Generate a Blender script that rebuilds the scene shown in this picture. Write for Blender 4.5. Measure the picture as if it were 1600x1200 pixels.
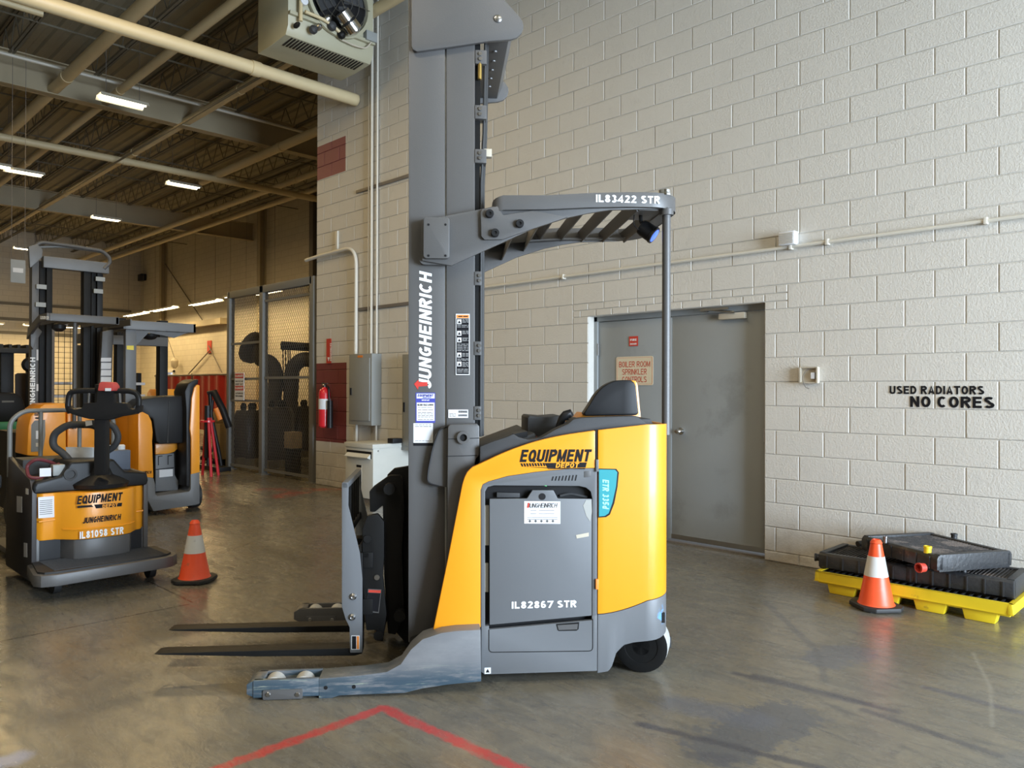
import bpy, bmesh, math, random
from mathutils import Vector, Matrix
random.seed(7)
SC = bpy.context.scene
COL = SC.collection
for o in list(bpy.data.objects): bpy.data.objects.remove(o)
PI = math.pi
# ------------------------------------------------------------ camera (solved from the block courses of the wall)
FOC, YAW, PIT, ROL, CAMH = 1211.58, -0.78664, 0.00564, 0.003046, 1.447
WALLY, S0, M, Z0 = 6.1619, -3.0435, 0.2032, 0.085
cy_, sy_ = math.cos(YAW), math.sin(YAW); cp_, sp_ = math.cos(PIT), math.sin(PIT); cr_, sr_ = math.cos(ROL), math.sin(ROL)
CAM = Vector((0, 0, CAMH))
def cam2world(x, y, z):
    Y = cp_*y - sp_*z; Z = sp_*y + cp_*z
    return Vector((cy_*x + sy_*Y, -sy_*x + cy_*Y, Z))
def ray(px, py):
    u, v = px-800, py-600
    return cam2world(cr_*u + sr_*v, FOC, -(-sr_*u + cr_*v))
def onX(px, py, X): d = ray(px, py); return CAM + d*(X/d.x)
def onY(px, py, Y): d = ray(px, py); return CAM + d*(Y/d.y)
def onZ(px, py, Z): d = ray(px, py); return CAM + d*((Z-CAMH)/d.z)
FWD = Vector((sy_, cy_, 0)); RGT = Vector((cy_, -sy_, 0))
def atD(px, py, D): d = ray(px, py); return CAM + d*(D/d.dot(FWD))
cam = bpy.data.cameras.new('camera'); camo = bpy.data.objects.new('camera', cam); COL.objects.link(camo)
cam.sensor_width = 36; cam.lens = FOC/1600*36; cam.clip_end = 200
ax = cam2world(cr_, 0, sr_*1.0) ; ax = cam2world(cr_, 0, sr_).normalized()
fw = cam2world(0, 1, 0).normalized(); upv = ax.cross(fw).normalized()
camo.matrix_world = Matrix(((ax.x, upv.x, -fw.x, 0), (ax.y, upv.y, -fw.y, 0), (ax.z, upv.z, -fw.z, CAMH), (0, 0, 0, 1)))
SC.camera = camo
# ------------------------------------------------------------ light and exposure
SC.view_settings.view_transform = 'Standard'; SC.view_settings.look = 'None'
SC.view_settings.exposure = -0.13; SC.view_settings.gamma = 1; SC.view_settings.use_curve_mapping = False
SC.render.film_transparent = False
W = bpy.data.worlds.new('world'); SC.world = W; W.use_nodes = True
W.node_tree.nodes['Background'].inputs[0].default_value = (0.82, 0.90, 1.0, 1); W.node_tree.nodes['Background'].inputs[1].default_value = 1.0
def area(name, loc, rot, sx, sy, power, col):
    l = bpy.data.lights.new(name, 'AREA'); l.shape = 'RECTANGLE'; l.size = sx; l.size_y = sy; l.energy = power; l.color = col
    o = bpy.data.objects.new(name, l); o.location = loc; o.rotation_euler = rot; COL.objects.link(o); return o
# daylight entering through the open dock door at the right of the camera (opening built in wall_right)
DOCKX = 7.0
area('dock_daylight', (DOCKX-.3, 3.6, 1.95), (0, PI/2-.12, 0), 3.7, 4.4, 2500, (0.70, 0.84, 1.0))
FIXP, FIXC = 58, (1.0, 0.70, 0.31)

# ------------------------------------------------------------ materials
MATS = {}
def mat(name, col, rough=.5, metal=0, var=.06, scale=8, bump=0, bscale=60, spec=.5, coat=0, emit=None, es=0, dirt=None, dscale=3, dth=.62):
    if name in MATS: return MATS[name]
    m = bpy.data.materials.new(name); m.use_nodes = True; nt = m.node_tree; N = nt.nodes; L = nt.links
    b = N['Principled BSDF']; b.inputs['Roughness'].default_value = rough; b.inputs['Metallic'].default_value = metal
    b.inputs['Specular IOR Level'].default_value = spec
    if coat: b.inputs['Coat Weight'].default_value = coat; b.inputs['Coat Roughness'].default_value = .12
    tc = N.new('ShaderNodeTexCoord')
    nz = N.new('ShaderNodeTexNoise'); nz.inputs['Scale'].default_value = scale; nz.inputs['Detail'].default_value = 5
    L.new(tc.outputs['Object'], nz.inputs['Vector'])
    mx = N.new('ShaderNodeMix'); mx.data_type = 'RGBA'
    c = Vector(col[:3])
    mx.inputs[6].default_value = (*(c*(1-var)), 1); mx.inputs[7].default_value = (*[min(1, k*(1+var)) for k in c], 1)
    L.new(nz.outputs['Fac'], mx.inputs[0]); out = mx.outputs[2]
    if dirt:
        n2 = N.new('ShaderNodeTexNoise'); n2.inputs['Scale'].default_value = dscale; n2.inputs['Detail'].default_value = 8; n2.inputs['Roughness'].default_value = .65
        L.new(tc.outputs['Object'], n2.inputs['Vector'])
        rp = N.new('ShaderNodeMapRange'); rp.inputs[1].default_value = dth; rp.inputs[2].default_value = dth+.1; L.new(n2.outputs['Fac'], rp.inputs[0])
        m2 = N.new('ShaderNodeMix'); m2.data_type = 'RGBA'; L.new(rp.outputs[0], m2.inputs[0]); L.new(out, m2.inputs[6]); m2.inputs[7].default_value = (*dirt, 1); out = m2.outputs[2]
    L.new(out, b.inputs['Base Color'])
    if bump:
        nb = N.new('ShaderNodeTexNoise'); nb.inputs['Scale'].default_value = bscale; nb.inputs['Detail'].default_value = 4; L.new(tc.outputs['Object'], nb.inputs['Vector'])
        bp = N.new('ShaderNodeBump'); bp.inputs['Strength'].default_value = bump; bp.inputs['Distance'].default_value = .01
        L.new(nb.outputs['Fac'], bp.inputs['Height']); L.new(bp.outputs[0], b.inputs['Normal'])
    if emit: b.inputs['Emission Color'].default_value = (*emit, 1); b.inputs['Emission Strength'].default_value = es
    MATS[name] = m; return m
def srgb(r, g, b): return tuple(((c/255)/12.92 if c/255 <= .04045 else ((c/255+.055)/1.055)**2.4) for c in (r, g, b))
def scuffed():
    m = bpy.data.materials.new('scuffed arm paint'); m.use_nodes = True; N = m.node_tree.nodes; L = m.node_tree.links; b = N['Principled BSDF']; b.inputs['Roughness'].default_value = .45
    tc = N.new('ShaderNodeTexCoord'); sp = N.new('ShaderNodeSeparateXYZ'); L.new(tc.outputs['Object'], sp.inputs[0])
    def nz(sc, s3, th, w):
        mp = N.new('ShaderNodeMapping'); mp.inputs['Scale'].default_value = s3; L.new(tc.outputs['Object'], mp.inputs[0])
        n = N.new('ShaderNodeTexNoise'); n.inputs['Scale'].default_value = sc; n.inputs['Detail'].default_value = 9; n.inputs['Roughness'].default_value = .7; L.new(mp.outputs[0], n.inputs['Vector'])
        r = N.new('ShaderNodeMapRange'); r.inputs[1].default_value = th; r.inputs[2].default_value = th+w; L.new(n.outputs['Fac'], r.inputs[0]); return r.outputs[0]
    def mul(a, c):
        n = N.new('ShaderNodeMath'); n.operation = 'MULTIPLY'; L.new(a, n.inputs[0])
        if isinstance(c, float): n.inputs[1].default_value = c
        else: L.new(c, n.inputs[1])
        return n.outputs[0]
    def mx(f, a, c):
        n = N.new('ShaderNodeMix'); n.data_type = 'RGBA'; L.new(f, n.inputs[0])
        for i, v in ((6, a), (7, c)):
            if isinstance(v, tuple): n.inputs[i].default_value = (*v, 1)
            else: L.new(v, n.inputs[i])
        return n.outputs[2]
    lowz = N.new('ShaderNodeMapRange'); lowz.inputs[1].default_value = .16; lowz.inputs[2].default_value = .07; L.new(sp.outputs[2], lowz.inputs[0])
    c = mx(nz(3, (1, 1, 3), .45, .3), (.155, .160, .170), (.20, .205, .21))
    c = mx(mul(lowz.outputs[0], nz(9, (.5, 1, 4), .40, .12)), c, (.045, .074, .10))
    c = mx(mul(mul(lowz.outputs[0], nz(14, (.35, 1, 5), .58, .06)), .7), c, (.30, .33, .26))
    c = mx(nz(16, (.4, 1, 3), .70, .03), c, (.10, .22, .38))
    L.new(c, b.inputs['Base Color']); MATS['scuffed arm paint'] = m; return m
YEL = mat('yellow paint', (.82, .315, .012), .38, var=.02, coat=.2)
GRY = mat('grey enamel', (.090, .088, .087), .42, var=.05, scale=3, bump=.05, bscale=180)
GRL = mat('light grey enamel', (.128, .134, .142), .45, var=.05, scale=3)
GRM = scuffed()
BLK = mat('black plastic', (.013, .013, .014), .42, var=.1, spec=.25)
DRK = mat('dark steel', (.010, .010, .010), .5, var=.15, spec=.18)
CHA = mat('charcoal moulded plastic', (.045, .046, .048), .55, var=.08, bump=.08, bscale=300, spec=.3)
RUB = mat('black rubber', (.02, .02, .02), .6)
TRD = mat('pale polyurethane tread', (.42, .42, .40), .5)
CHR = mat('chrome', (.7, .7, .7), .15, 1)
STL = mat('brushed steel', (.42, .42, .42), .3, 1)
WHT = mat('white vinyl', (.68, .69, .71), .5, var=.02)
WTX = mat('white lettering', (.85, .86, .86), .5, var=.02)
BTX = mat('black lettering', (.010, .010, .012), .6, var=.05, spec=.15)
RTX = mat('red lettering', (.55, .05, .03), .5)
TEA = mat('teal decal', (.015, .27, .31), .5, var=.03)
LTE = mat('pale teal lettering', (.35, .85, .85), .5)
ORG = mat('orange label', (.8, .25, .04), .5)
BLU = mat('blue label', (.05, .06, .35), .5)
GRN = mat('green enamel', (.06, .32, .16), .4)
BEI = mat('beige plastic', (.5, .45, .36), .5)
CRM = mat('cream pipe paint', (.60, .49, .29), .45, var=.08, scale=5)
CND = mat('painted conduit', (.66, .63, .55), .4, var=.05)
STR = mat('steel strut', (.16, .14, .12), .5)
RED = mat('extinguisher red', (.62, .02, .03), .3, coat=.3)
CON = mat('cone orange', (.85, .09, .025), .4, var=.08, dirt=(.35, .12, .06), dscale=14, dth=.62)
COW = mat('cone reflective white', (.62, .62, .60), .4, var=.05, dirt=(.2, .19, .18), dscale=16, dth=.62)
PAN = mat('panel grey', (.27, .28, .27), .45)
CAB = mat('cabinet beige grey', (.58, .58, .53), .45)
DOR = mat('door grey paint', (.29, .31, .315), .42, var=.1, scale=1.6, dirt=(.24, .255, .255), dscale=1.5, dth=.56)
SPL = mat('spill pallet yellow', (.80, .60, .02), .45, var=.05, dirt=(.35, .24, .03), dscale=9, dth=.66)
RAD = mat('black radiator enamel', (.022, .023, .025), .45, bump=.3, bscale=40, dirt=(.10, .08, .06), dscale=9, dth=.62)
FIN = mat('rusty radiator fins', (.04, .035, .032), .8, var=.5, scale=30, bump=.8, bscale=90, dirt=(.14, .11, .09), dscale=6, dth=.5)
CUR = mat('red welding curtain', (.40, .025, .015), .3, var=.1)
MSH = mat('chain link wire', (.10, .095, .085), .5)
FNC = mat('fence grey', (.17, .17, .16), .45)
TUB = mat('lamp tube', (1, 1, 1), .5, emit=(1, .88, .62), es=9)
LMP = mat('lamp housing', (.8, .75, .6), .5)
HTR = mat('heater putty enamel', (.40, .38, .27), .4, var=.1, scale=3)

# ------------------------------------------------------------ mesh helpers
def fin(name, bm, m, parent=None, bev=0, seg=2, label=None, kind=None, ang=35):
    bmesh.ops.remove_doubles(bm, verts=bm.verts, dist=1e-6)
    if bev:
        es = [e for e in bm.edges if len(e.link_faces) == 2 and e.calc_face_angle(0) > .6]
        if es:
            try: bmesh.ops.bevel(bm, geom=es, offset=bev, segments=seg, profile=.6, affect='EDGES', clamp_overlap=True)
            except Exception: pass
    for f in bm.faces: f.smooth = True
    for e in bm.edges:
        if len(e.link_faces) != 2 or e.calc_face_angle(0) > math.radians(ang): e.smooth = False
    me = bpy.data.meshes.new(name); bm.to_mesh(me); bm.free(); me.materials.append(m)
    return link(name, me, parent, label, kind)
def link(name, me, parent=None, label=None, kind=None):
    o = bpy.data.objects.new(name, me); COL.objects.link(o)
    if parent: o.parent = parent
    if label: o['label'] = label
    if kind: o['kind'] = kind
    return o
def tag(o, label, cat, group=None):
    o['label'] = label; o['category'] = cat
    if group: o['group'] = group
    return o
def empty(name, loc=(0, 0, 0), rz=0):
    o = bpy.data.objects.new(name, None); o.empty_display_size = .1; COL.objects.link(o); o.location = loc; o.rotation_euler = (0, 0, rz); return o
def B(): return bmesh.new()
def abox(bm, x0, x1, y0, y1, z0, z1):
    r = bmesh.ops.create_cube(bm, size=1)
    for v in r['verts']:
        v.co = Vector(((x0+x1)/2+v.co.x*(x1-x0), (y0+y1)/2+v.co.y*(y1-y0), (z0+z1)/2+v.co.z*(z1-z0)))
    return bm
def hexa(bm, lo, hi):
    """solid between two polygons with the same count"""
    a = [bm.verts.new(p) for p in lo]; b = [bm.verts.new(p) for p in hi]; n = len(a); fs = []
    fs.append(bm.faces.new(a)); fs.append(bm.faces.new(b[::-1]))
    for i in range(n): fs.append(bm.faces.new((a[i], b[i], b[(i+1) % n], a[(i+1) % n])))
    bmesh.ops.recalc_face_normals(bm, faces=fs)
    return bm
def prism(bm, pts, v0, v1): return hexa(bm, [(p[0], v0, p[1]) for p in pts], [(p[0], v1, p[1]) for p in pts])   # profile in x,z, extruded in y
def prismZ(bm, pts, z0, z1): return hexa(bm, [(p[0], p[1], z0) for p in pts], [(p[0], p[1], z1) for p in pts])
def prismX(bm, pts, x0, x1): return hexa(bm, [(x0, p[0], p[1]) for p in pts], [(x1, p[0], p[1]) for p in pts])
def tube(bm, path, r, n=10, cap=True):
    path = [Vector(p) for p in path]; rings = []; prev = None
    for i, p in enumerate(path):
        t = (path[min(i+1, len(path)-1)]-path[max(i-1, 0)]).normalized()
        if prev is None:
            a = t.orthogonal().normalized()
        else:
            a = (prev - t*prev.dot(t)).normalized()
        prev = a; b = t.cross(a); rr = r[i] if isinstance(r, (list, tuple)) else r
        rings.append([bm.verts.new(p + (a*math.cos(2*PI*k/n)+b*math.sin(2*PI*k/n))*rr) for k in range(n)])
    for i in range(len(rings)-1):
        for k in range(n): bm.faces.new((rings[i][k], rings[i][(k+1) % n], rings[i+1][(k+1) % n], rings[i+1][k]))
    if cap: bm.faces.new(rings[0][::-1]); bm.faces.new(rings[-1])
    return bm
def bend(pts, rad=.05, n=5):
    """round the corners of a polyline"""
    P = [Vector(p) for p in pts]; out = [P[0]]
    for i in range(1, len(P)-1):
        a, b, c = P[i-1], P[i], P[i+1]; r = min(rad, (a-b).length*.45, (c-b).length*.45)
        p = b+(a-b).normalized()*r; q = b+(c-b).normalized()*r
        for k in range(n+1):
            t = k/n; out.append(p*(1-t)**2+b*2*t*(1-t)+q*t*t)
    out.append(P[-1]); return out
def cyl(bm, p0, p1, r, n=20): return tube(bm, [p0, p1], r, n)
def lathe(bm, prof, c, axis=(0, 0, 1), n=24):
    c = Vector(c); A = Vector(axis).normalized(); a = A.orthogonal().normalized(); b = A.cross(a); rings = []
    for r, h in prof:
        r = max(r, 1e-4); rings.append([bm.verts.new(c+A*h+(a*math.cos(2*PI*k/n)+b*math.sin(2*PI*k/n))*r) for k in range(n)])
    for i in range(len(rings)-1):
        for k in range(n): bm.faces.new((rings[i][k], rings[i][(k+1) % n], rings[i+1][(k+1) % n], rings[i+1][k]))
    bm.faces.new(rings[0][::-1]); bm.faces.new(rings[-1]); return bm
def rrect(u0, u1, z0, z1, r, n=4):
    out = []
    for cx, cz, a0 in ((u1-r, z1-r, 0), (u0+r, z1-r, 90), (u0+r, z0+r, 180), (u1-r, z0+r, 270)):
        for k in range(n+1):
            a = math.radians(a0+90*k/n); out.append((cx+r*math.cos(a), cz+r*math.sin(a)))
    return out
def _arc(cx, cy, rx, ry, a0, a1, n=7): return [(cx+rx*math.cos(math.radians(a0+(a1-a0)*k/n)), cy+ry*math.sin(math.radians(a0+(a1-a0)*k/n))) for k in range(n+1)]
def glyph(ch, t):
    """centre lines of a plain bold capital; height 1, stroke t; returns strokes and advance width"""
    h = t/2; lo, hi, md = h, 1-h, .5; W_ = .70; l, r = h, W_-h; cx = W_/2; r2 = (r-l)/2
    if ch == ' ': return [], .30
    if ch == 'I' : return [[(h, 0), (h, 1)]], t
    if ch == 'J': return [[(r-.1, 1), (r-.1, .28)]+_arc(cx-.05, .28, r2-.05, .28-h, 0, -170)], W_-.1
    if ch == 'A': return [[(h*.9, 0), (cx, 1-h*.3), (W_-h*.9, 0)], [(l+.12, .27), (r-.12, .27)]], W_
    if ch == 'B': return [[(l, lo), (l, hi)]+[(r-.2, hi)]+_arc(r-.2, .76, .17, .24-h, 90, -90)+[(l, .52)], [(l, .52), (r-.19, .52)]+_arc(r-.19, .27, .19, .26-h*.6, 90, -90)+[(l, lo)]], W_
    if ch == 'C': return [_arc(cx, .5, r2, .5-h, 48, 312, 16)], W_
    if ch == 'D': return [[(l, lo), (l, hi), (cx-.05, hi)]+_arc(cx-.05, .5, r-cx+.05, .5-h, 90, -90, 12)+[(l, lo)]], W_
    if ch == 'E': return [[(l, 0), (l, 1)], [(l, hi), (W_-.08, hi)], [(l, .52), (W_-.12, .52)], [(l, lo), (W_-.08, lo)]], W_-.06
    if ch == 'F': return [[(l, 0), (l, 1)], [(l, hi), (W_-.08, hi)], [(l, .50), (W_-.14, .50)]], W_-.08
    if ch == 'G': return [_arc(cx, .5, r2, .5-h, 50, 330, 16)+[(r, .26), (r, .47), (cx, .47)]], W_
    if ch == 'H': return [[(l, 0), (l, 1)], [(r, 0), (r, 1)], [(l, .52), (r, .52)]], W_
    if ch == 'K': return [[(l, 0), (l, 1)], [(l, .40), (W_-h, 1)], [(.30, .52), (W_-h*.8, 0)]], W_
    if ch == 'L': return [[(l, 1), (l, 0)], [(l, lo), (W_-.1, lo)]], W_-.08
    if ch == 'M': return [[(l, 0), (l, 1)], [(l, .96), (cx+.06, .12), (r+.12, .96)], [(r+.12, 0), (r+.12, 1)]], W_+.12
    if ch == 'N': return [[(l, 0), (l, 1)], [(l, .95), (r, .05)], [(r, 0), (r, 1)]], W_
    if ch in 'O0': return [_arc(cx, .5, r2*(1 if ch == 'O' else .86), .5-h, 0, 360, 20)], W_
    if ch == 'P': return [[(l, 0), (l, 1)], [(l, hi), (r-.2, hi)]+_arc(r-.2, .72, .2, .28-h, 90, -90)+[(l, .44)]], W_-.02
    if ch == 'Q': return [_arc(cx, .5, r2, .5-h, 0, 360, 20), [(cx+.05, .30), (W_, 0)]], W_
    if ch == 'R': return [[(l, 0), (l, 1)], [(l, hi), (r-.2, hi)]+_arc(r-.2, .73, .2, .27-h, 90, -90)+[(l, .46)], [(cx, .46), (W_-h*.8, 0)]], W_
    if ch in 'S5' and ch == 'S': return [_arc(cx, .74, r2-.02, .26-h, 30, 250, 10)+_arc(cx, .27, r2, .27-h, 70, -150, 10)], W_
    if ch == 'T': return [[(0, hi), (W_-.04, hi)], [(cx-.02, 0), (cx-.02, 1)]], W_-.04
    if ch == 'U': return [[(l, 1), (l, .3)]+_arc(cx, .3, r2, .3-h, 180, 360, 10)+[(r, 1)]], W_
    if ch == 'X': return [[(h, 0), (W_-h, 1)], [(h, 1), (W_-h, 0)]], W_
    if ch == 'd': return [_arc(cx-.03, .34, r2-.06, .34-h, 0, 360, 16), [(r-.07, 0), (r-.07, 1)]], W_-.04
    if ch == '1': return [[(.32, 0), (.32, 1)], [(.06, .72), (.32, .93)]], .5
    if ch == '2': return [_arc(cx-.02, .72, r2-.04, .28-h, 165, -30, 9)+[(l+.02, lo), (W_-.06, lo)]], W_-.04
    if ch == '3': return [_arc(cx-.04, .74, r2-.06, .26-h, 150, -90, 9), _arc(cx-.04, .28, r2-.03, .28-h, 90, -150, 9)], W_-.05
    if ch == '4': return [[(W_-.2, 0), (W_-.2, 1-h*.4), (h*.6, .28), (W_-.03, .28)]], W_
    if ch == '5': return [[(W_-.1, hi), (l+.08, hi), (l+.04, .52)]+_arc(cx-.04, .33, r2-.04, .33-h, 120, -150, 10)], W_-.05
    if ch == '6': return [_arc(cx-.02, .5, r2-.04, .5-h, 50, 200, 9)+_arc(cx-.02, .31, r2-.04, .31-h, 180, 540, 14)], W_-.04
    if ch == '7': return [[(.02, hi), (W_-.08, hi), (.22, 0)]], W_-.06
    if ch == '8': return [_arc(cx-.02, .75, r2-.07, .25-h, 0, 360, 14), _arc(cx-.02, .28, r2-.04, .28-h, 0, 360, 14)], W_-.04
    if ch == '9': return [_arc(cx-.02, .5, r2-.04, .5-h, 230, 380, 9)+_arc(cx-.02, .69, r2-.04, .31-h, 0, 360, 14)], W_-.04
    if ch == '-': return [[(.0, .42), (.32, .42)]], .34
    if ch == '(': return [_arc(.35, .5, .3-h, .6, 125, 235, 6)], .26
    if ch == ')': return [_arc(-.1, .5, .3-h, .6, 55, -55, 6)], .26
    return [[(l, 0), (l, 1)]], .5
def textm(name, s, m, p0, right, up, w, h, parent=None, bold=.02, shear=0, ext=.0006, label=None, space=1, kind=None):
    """flat plain lettering: bottom-left corner p0, unit vectors right / up, size w x h"""
    t = .215 if bold > 0 else .12
    quads = []; x = 0
    for ch in s:
        st, adv = glyph(ch, t)
        for pl in st:
            P = [Vector((p[0]+x, p[1])) for p in pl]; n = len(P); L_ = []; R_ = []
            closed = (P[0]-P[-1]).length < 1e-5
            for i in range(n):
                a = P[i-1] if i > 0 else (P[-2] if closed else None); c = P[i+1] if i < n-1 else (P[1] if closed else None)
                d1 = (P[i]-a).normalized() if a is not None else None; d2 = (c-P[i]).normalized() if c is not None else None
                if d1 is None: d1 = d2
                if d2 is None: d2 = d1
                n1 = Vector((-d1.y, d1.x)); n2 = Vector((-d2.y, d2.x)); mm = (n1+n2)
                if mm.length < .3: mm = n1; k = 1
                else: mm = mm.normalized(); k = min(1/max(mm.dot(n1), .35), 1.8)
                L_.append(P[i]+mm*t/2*k); R_.append(P[i]-mm*t/2*k)
            for i in range(n-1): quads.append((L_[i], R_[i], R_[i+1], L_[i+1]))
        x += adv+.12*space
    x0 = 0; x1 = x-.12*space
    right = Vector(right).normalized(); up = Vector(up).normalized(); nn = right.cross(up).normalized(); p0 = Vector(p0)
    vs = []; fs = []; sw = w/(x1+shear)
    for k, q in enumerate(quads):
        # tiny steps keep overlapping strokes from lying in one plane
        for v in q: vs.append(p0+right*((v.x+shear*v.y)*sw)+up*(min(max(v.y, -.05), 1.05)*h)+nn*(ext+(k % 7)*1e-5))
        fs.append((len(vs)-4, len(vs)-3, len(vs)-2, len(vs)-1))
    me = bpy.data.meshes.new(name); me.from_pydata(vs, [], fs); me.materials.append(m)
    return link(name, me, parent, label, kind)

# ------------------------------------------------------------ floor
def new_mat(name):
    m = bpy.data.materials.new(name); m.use_nodes = True; return m, m.node_tree.nodes, m.node_tree.links
def mathn(N, L, op, a, b=None, c=None, clamp=False):
    n = N.new('ShaderNodeMath'); n.operation = op; n.use_clamp = clamp
    for i, v in enumerate((a, b, c)):
        if v is None: continue
        if isinstance(v, (int, float)): n.inputs[i].default_value = v
        else: L.new(v, n.inputs[i])
    return n.outputs[0]
def seg_mask(N, L, px, py, a, b, w, soft, nz):
    """1 on a painted line from a to b (world xy), with an uneven edge"""
    dx, dy = b[0]-a[0], b[1]-a[1]; l2 = dx*dx+dy*dy
    ux = mathn(N, L, 'SUBTRACT', px, a[0]); uy = mathn(N, L, 'SUBTRACT', py, a[1])
    t = mathn(N, L, 'ADD', mathn(N, L, 'MULTIPLY', ux, dx/l2), mathn(N, L, 'MULTIPLY', uy, dy/l2)); t = mathn(N, L, 'MINIMUM', mathn(N, L, 'MAXIMUM', t, 0), 1)
    ex = mathn(N, L, 'SUBTRACT', ux, mathn(N, L, 'MULTIPLY', t, dx)); ey = mathn(N, L, 'SUBTRACT', uy, mathn(N, L, 'MULTIPLY', t, dy))
    d = mathn(N, L, 'SQRT', mathn(N, L, 'ADD', mathn(N, L, 'MULTIPLY', ex, ex), mathn(N, L, 'MULTIPLY', ey, ey)))
    d = mathn(N, L, 'ADD', d, mathn(N, L, 'MULTIPLY', mathn(N, L, 'SUBTRACT', nz, .5), w*3.2))
    return mathn(N, L, 'DIVIDE', mathn(N, L, 'SUBTRACT', w+soft, d), soft, clamp=True)
def g2(x, y): p = onZ(x, y, 0); return (p.x, p.y)
fm, N, L = new_mat('worn sealed concrete'); b = N['Principled BSDF']
geo = N.new('ShaderNodeNewGeometry'); sep = N.new('ShaderNodeSeparateXYZ'); L.new(geo.outputs['Position'], sep.inputs[0]); PX, PY = sep.outputs[0], sep.outputs[1]
def noise(scale, det=6, rough=.6, dist=0, vec=None, sc=(1, 1, 1), rz=0):
    mp = N.new('ShaderNodeMapping'); mp.inputs['Scale'].default_value = sc; mp.inputs['Rotation'].default_value = (0, 0, rz); L.new(vec or geo.outputs['Position'], mp.inputs[0])
    n = N.new('ShaderNodeTexNoise'); n.inputs['Scale'].default_value = scale; n.inputs['Detail'].default_value = det; n.inputs['Roughness'].default_value = rough; n.inputs['Distortion'].default_value = dist
    L.new(mp.outputs[0], n.inputs['Vector']); return n.outputs['Fac']
def ramp(f, stops):
    r = N.new('ShaderNodeValToRGB'); L.new(f, r.inputs[0]); e = r.color_ramp.elements
    while len(e) < len(stops): e.new(.5)
    for k, (p, c) in enumerate(stops): e[k].position = p; e[k].color = (*c, 1)
    return r.outputs[0]
def mixc(f, a, c, mode='MIX'):
    m = N.new('ShaderNodeMix'); m.data_type = 'RGBA'; m.blend_type = mode
    if isinstance(f, (int, float)): m.inputs[0].default_value = f
    else: L.new(f, m.inputs[0])
    for i, v in ((6, a), (7, c)):
        if isinstance(v, tuple): m.inputs[i].default_value = (*v, 1)
        else: L.new(v, m.inputs[i])
    return m.outputs[2]
n1 = noise(.9, 8, .62, 1.2); n2 = noise(3.5, 8, .7, .8, sc=(1, 2.6, 1), rz=.75); n3 = noise(22, 5, .7); nfine = noise(60, 3, .6)
c = ramp(n1, [(.30, (.150, .138, .106)), (.48, (.225, .198, .145)), (.62, (.275, .240, .172)), (.75, (.20, .192, .168))])
c = mixc(mathn(N, L, 'MULTIPLY', ramp(n2, [(.42, (0, 0, 0)), (.72, (1, 1, 1))]), .75), c, (.13, .132, .130))
n5 = noise(1.7, 9, .7, 2.0, sc=(1, 3.2, 1), rz=-.5)
c = mixc(mathn(N, L, 'MULTIPLY', ramp(n5, [(.55, (0, 0, 0)), (.66, (1, 1, 1))]), .55), c, (.30, .275, .205))
n6 = noise(2.6, 10, .75, 1.5, sc=(1, 4.5, 1), rz=1.15)
c = mixc(mathn(N, L, 'MULTIPLY', ramp(n6, [(.56, (0, 0, 0)), (.64, (1, 1, 1))]), .6), c, (.095, .095, .10))
n8 = noise(9, 8, .75, .6, sc=(1, 3.5, 1), rz=.55)
c = mixc(mathn(N, L, 'MULTIPLY', ramp(n8, [(.50, (0, 0, 0)), (.68, (1, 1, 1))]), .5), c, (.32, .30, .25))
n9 = noise(7, 9, .78, .8, sc=(1, 4.0, 1), rz=.95)
c = mixc(mathn(N, L, 'MULTIPLY', ramp(n9, [(.54, (0, 0, 0)), (.66, (1, 1, 1))]), .55), c, (.085, .082, .078))
n7 = noise(1.1, 10, .72, 1.0, sc=(1, 2.2, 1), rz=.2)
c = mixc(mathn(N, L, 'MULTIPLY', ramp(n7, [(.52, (0, 0, 0)), (.70, (1, 1, 1))]), .55), c, (.30, .24, .15))
c = mixc(mathn(N, L, 'MULTIPLY', n3, .35), c, (.10, .095, .085))
spk = ramp(nfine, [(.68, (0, 0, 0)), (.76, (1, 1, 1))]); c = mixc(mathn(N, L, 'MULTIPLY', spk, .35), c, (.36, .35, .32))
nb = noise(14, 4, .7)
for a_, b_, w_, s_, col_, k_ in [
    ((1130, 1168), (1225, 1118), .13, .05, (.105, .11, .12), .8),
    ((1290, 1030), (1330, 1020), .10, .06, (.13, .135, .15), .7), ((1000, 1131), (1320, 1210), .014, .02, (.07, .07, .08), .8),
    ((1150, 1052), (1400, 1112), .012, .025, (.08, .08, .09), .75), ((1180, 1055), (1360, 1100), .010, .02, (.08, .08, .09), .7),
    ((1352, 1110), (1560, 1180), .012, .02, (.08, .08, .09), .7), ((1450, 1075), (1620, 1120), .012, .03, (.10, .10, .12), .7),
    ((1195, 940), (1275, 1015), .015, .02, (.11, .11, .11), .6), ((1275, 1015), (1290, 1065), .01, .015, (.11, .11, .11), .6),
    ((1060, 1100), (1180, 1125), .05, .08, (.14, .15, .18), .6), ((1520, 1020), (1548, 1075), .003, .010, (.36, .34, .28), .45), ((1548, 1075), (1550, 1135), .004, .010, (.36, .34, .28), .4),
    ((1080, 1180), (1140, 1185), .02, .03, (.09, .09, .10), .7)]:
    mk = seg_mask(N, L, PX, PY, g2(*a_), g2(*b_), w_, s_, nb); c = mixc(mathn(N, L, 'MULTIPLY', mk, k_), c, col_)
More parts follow.
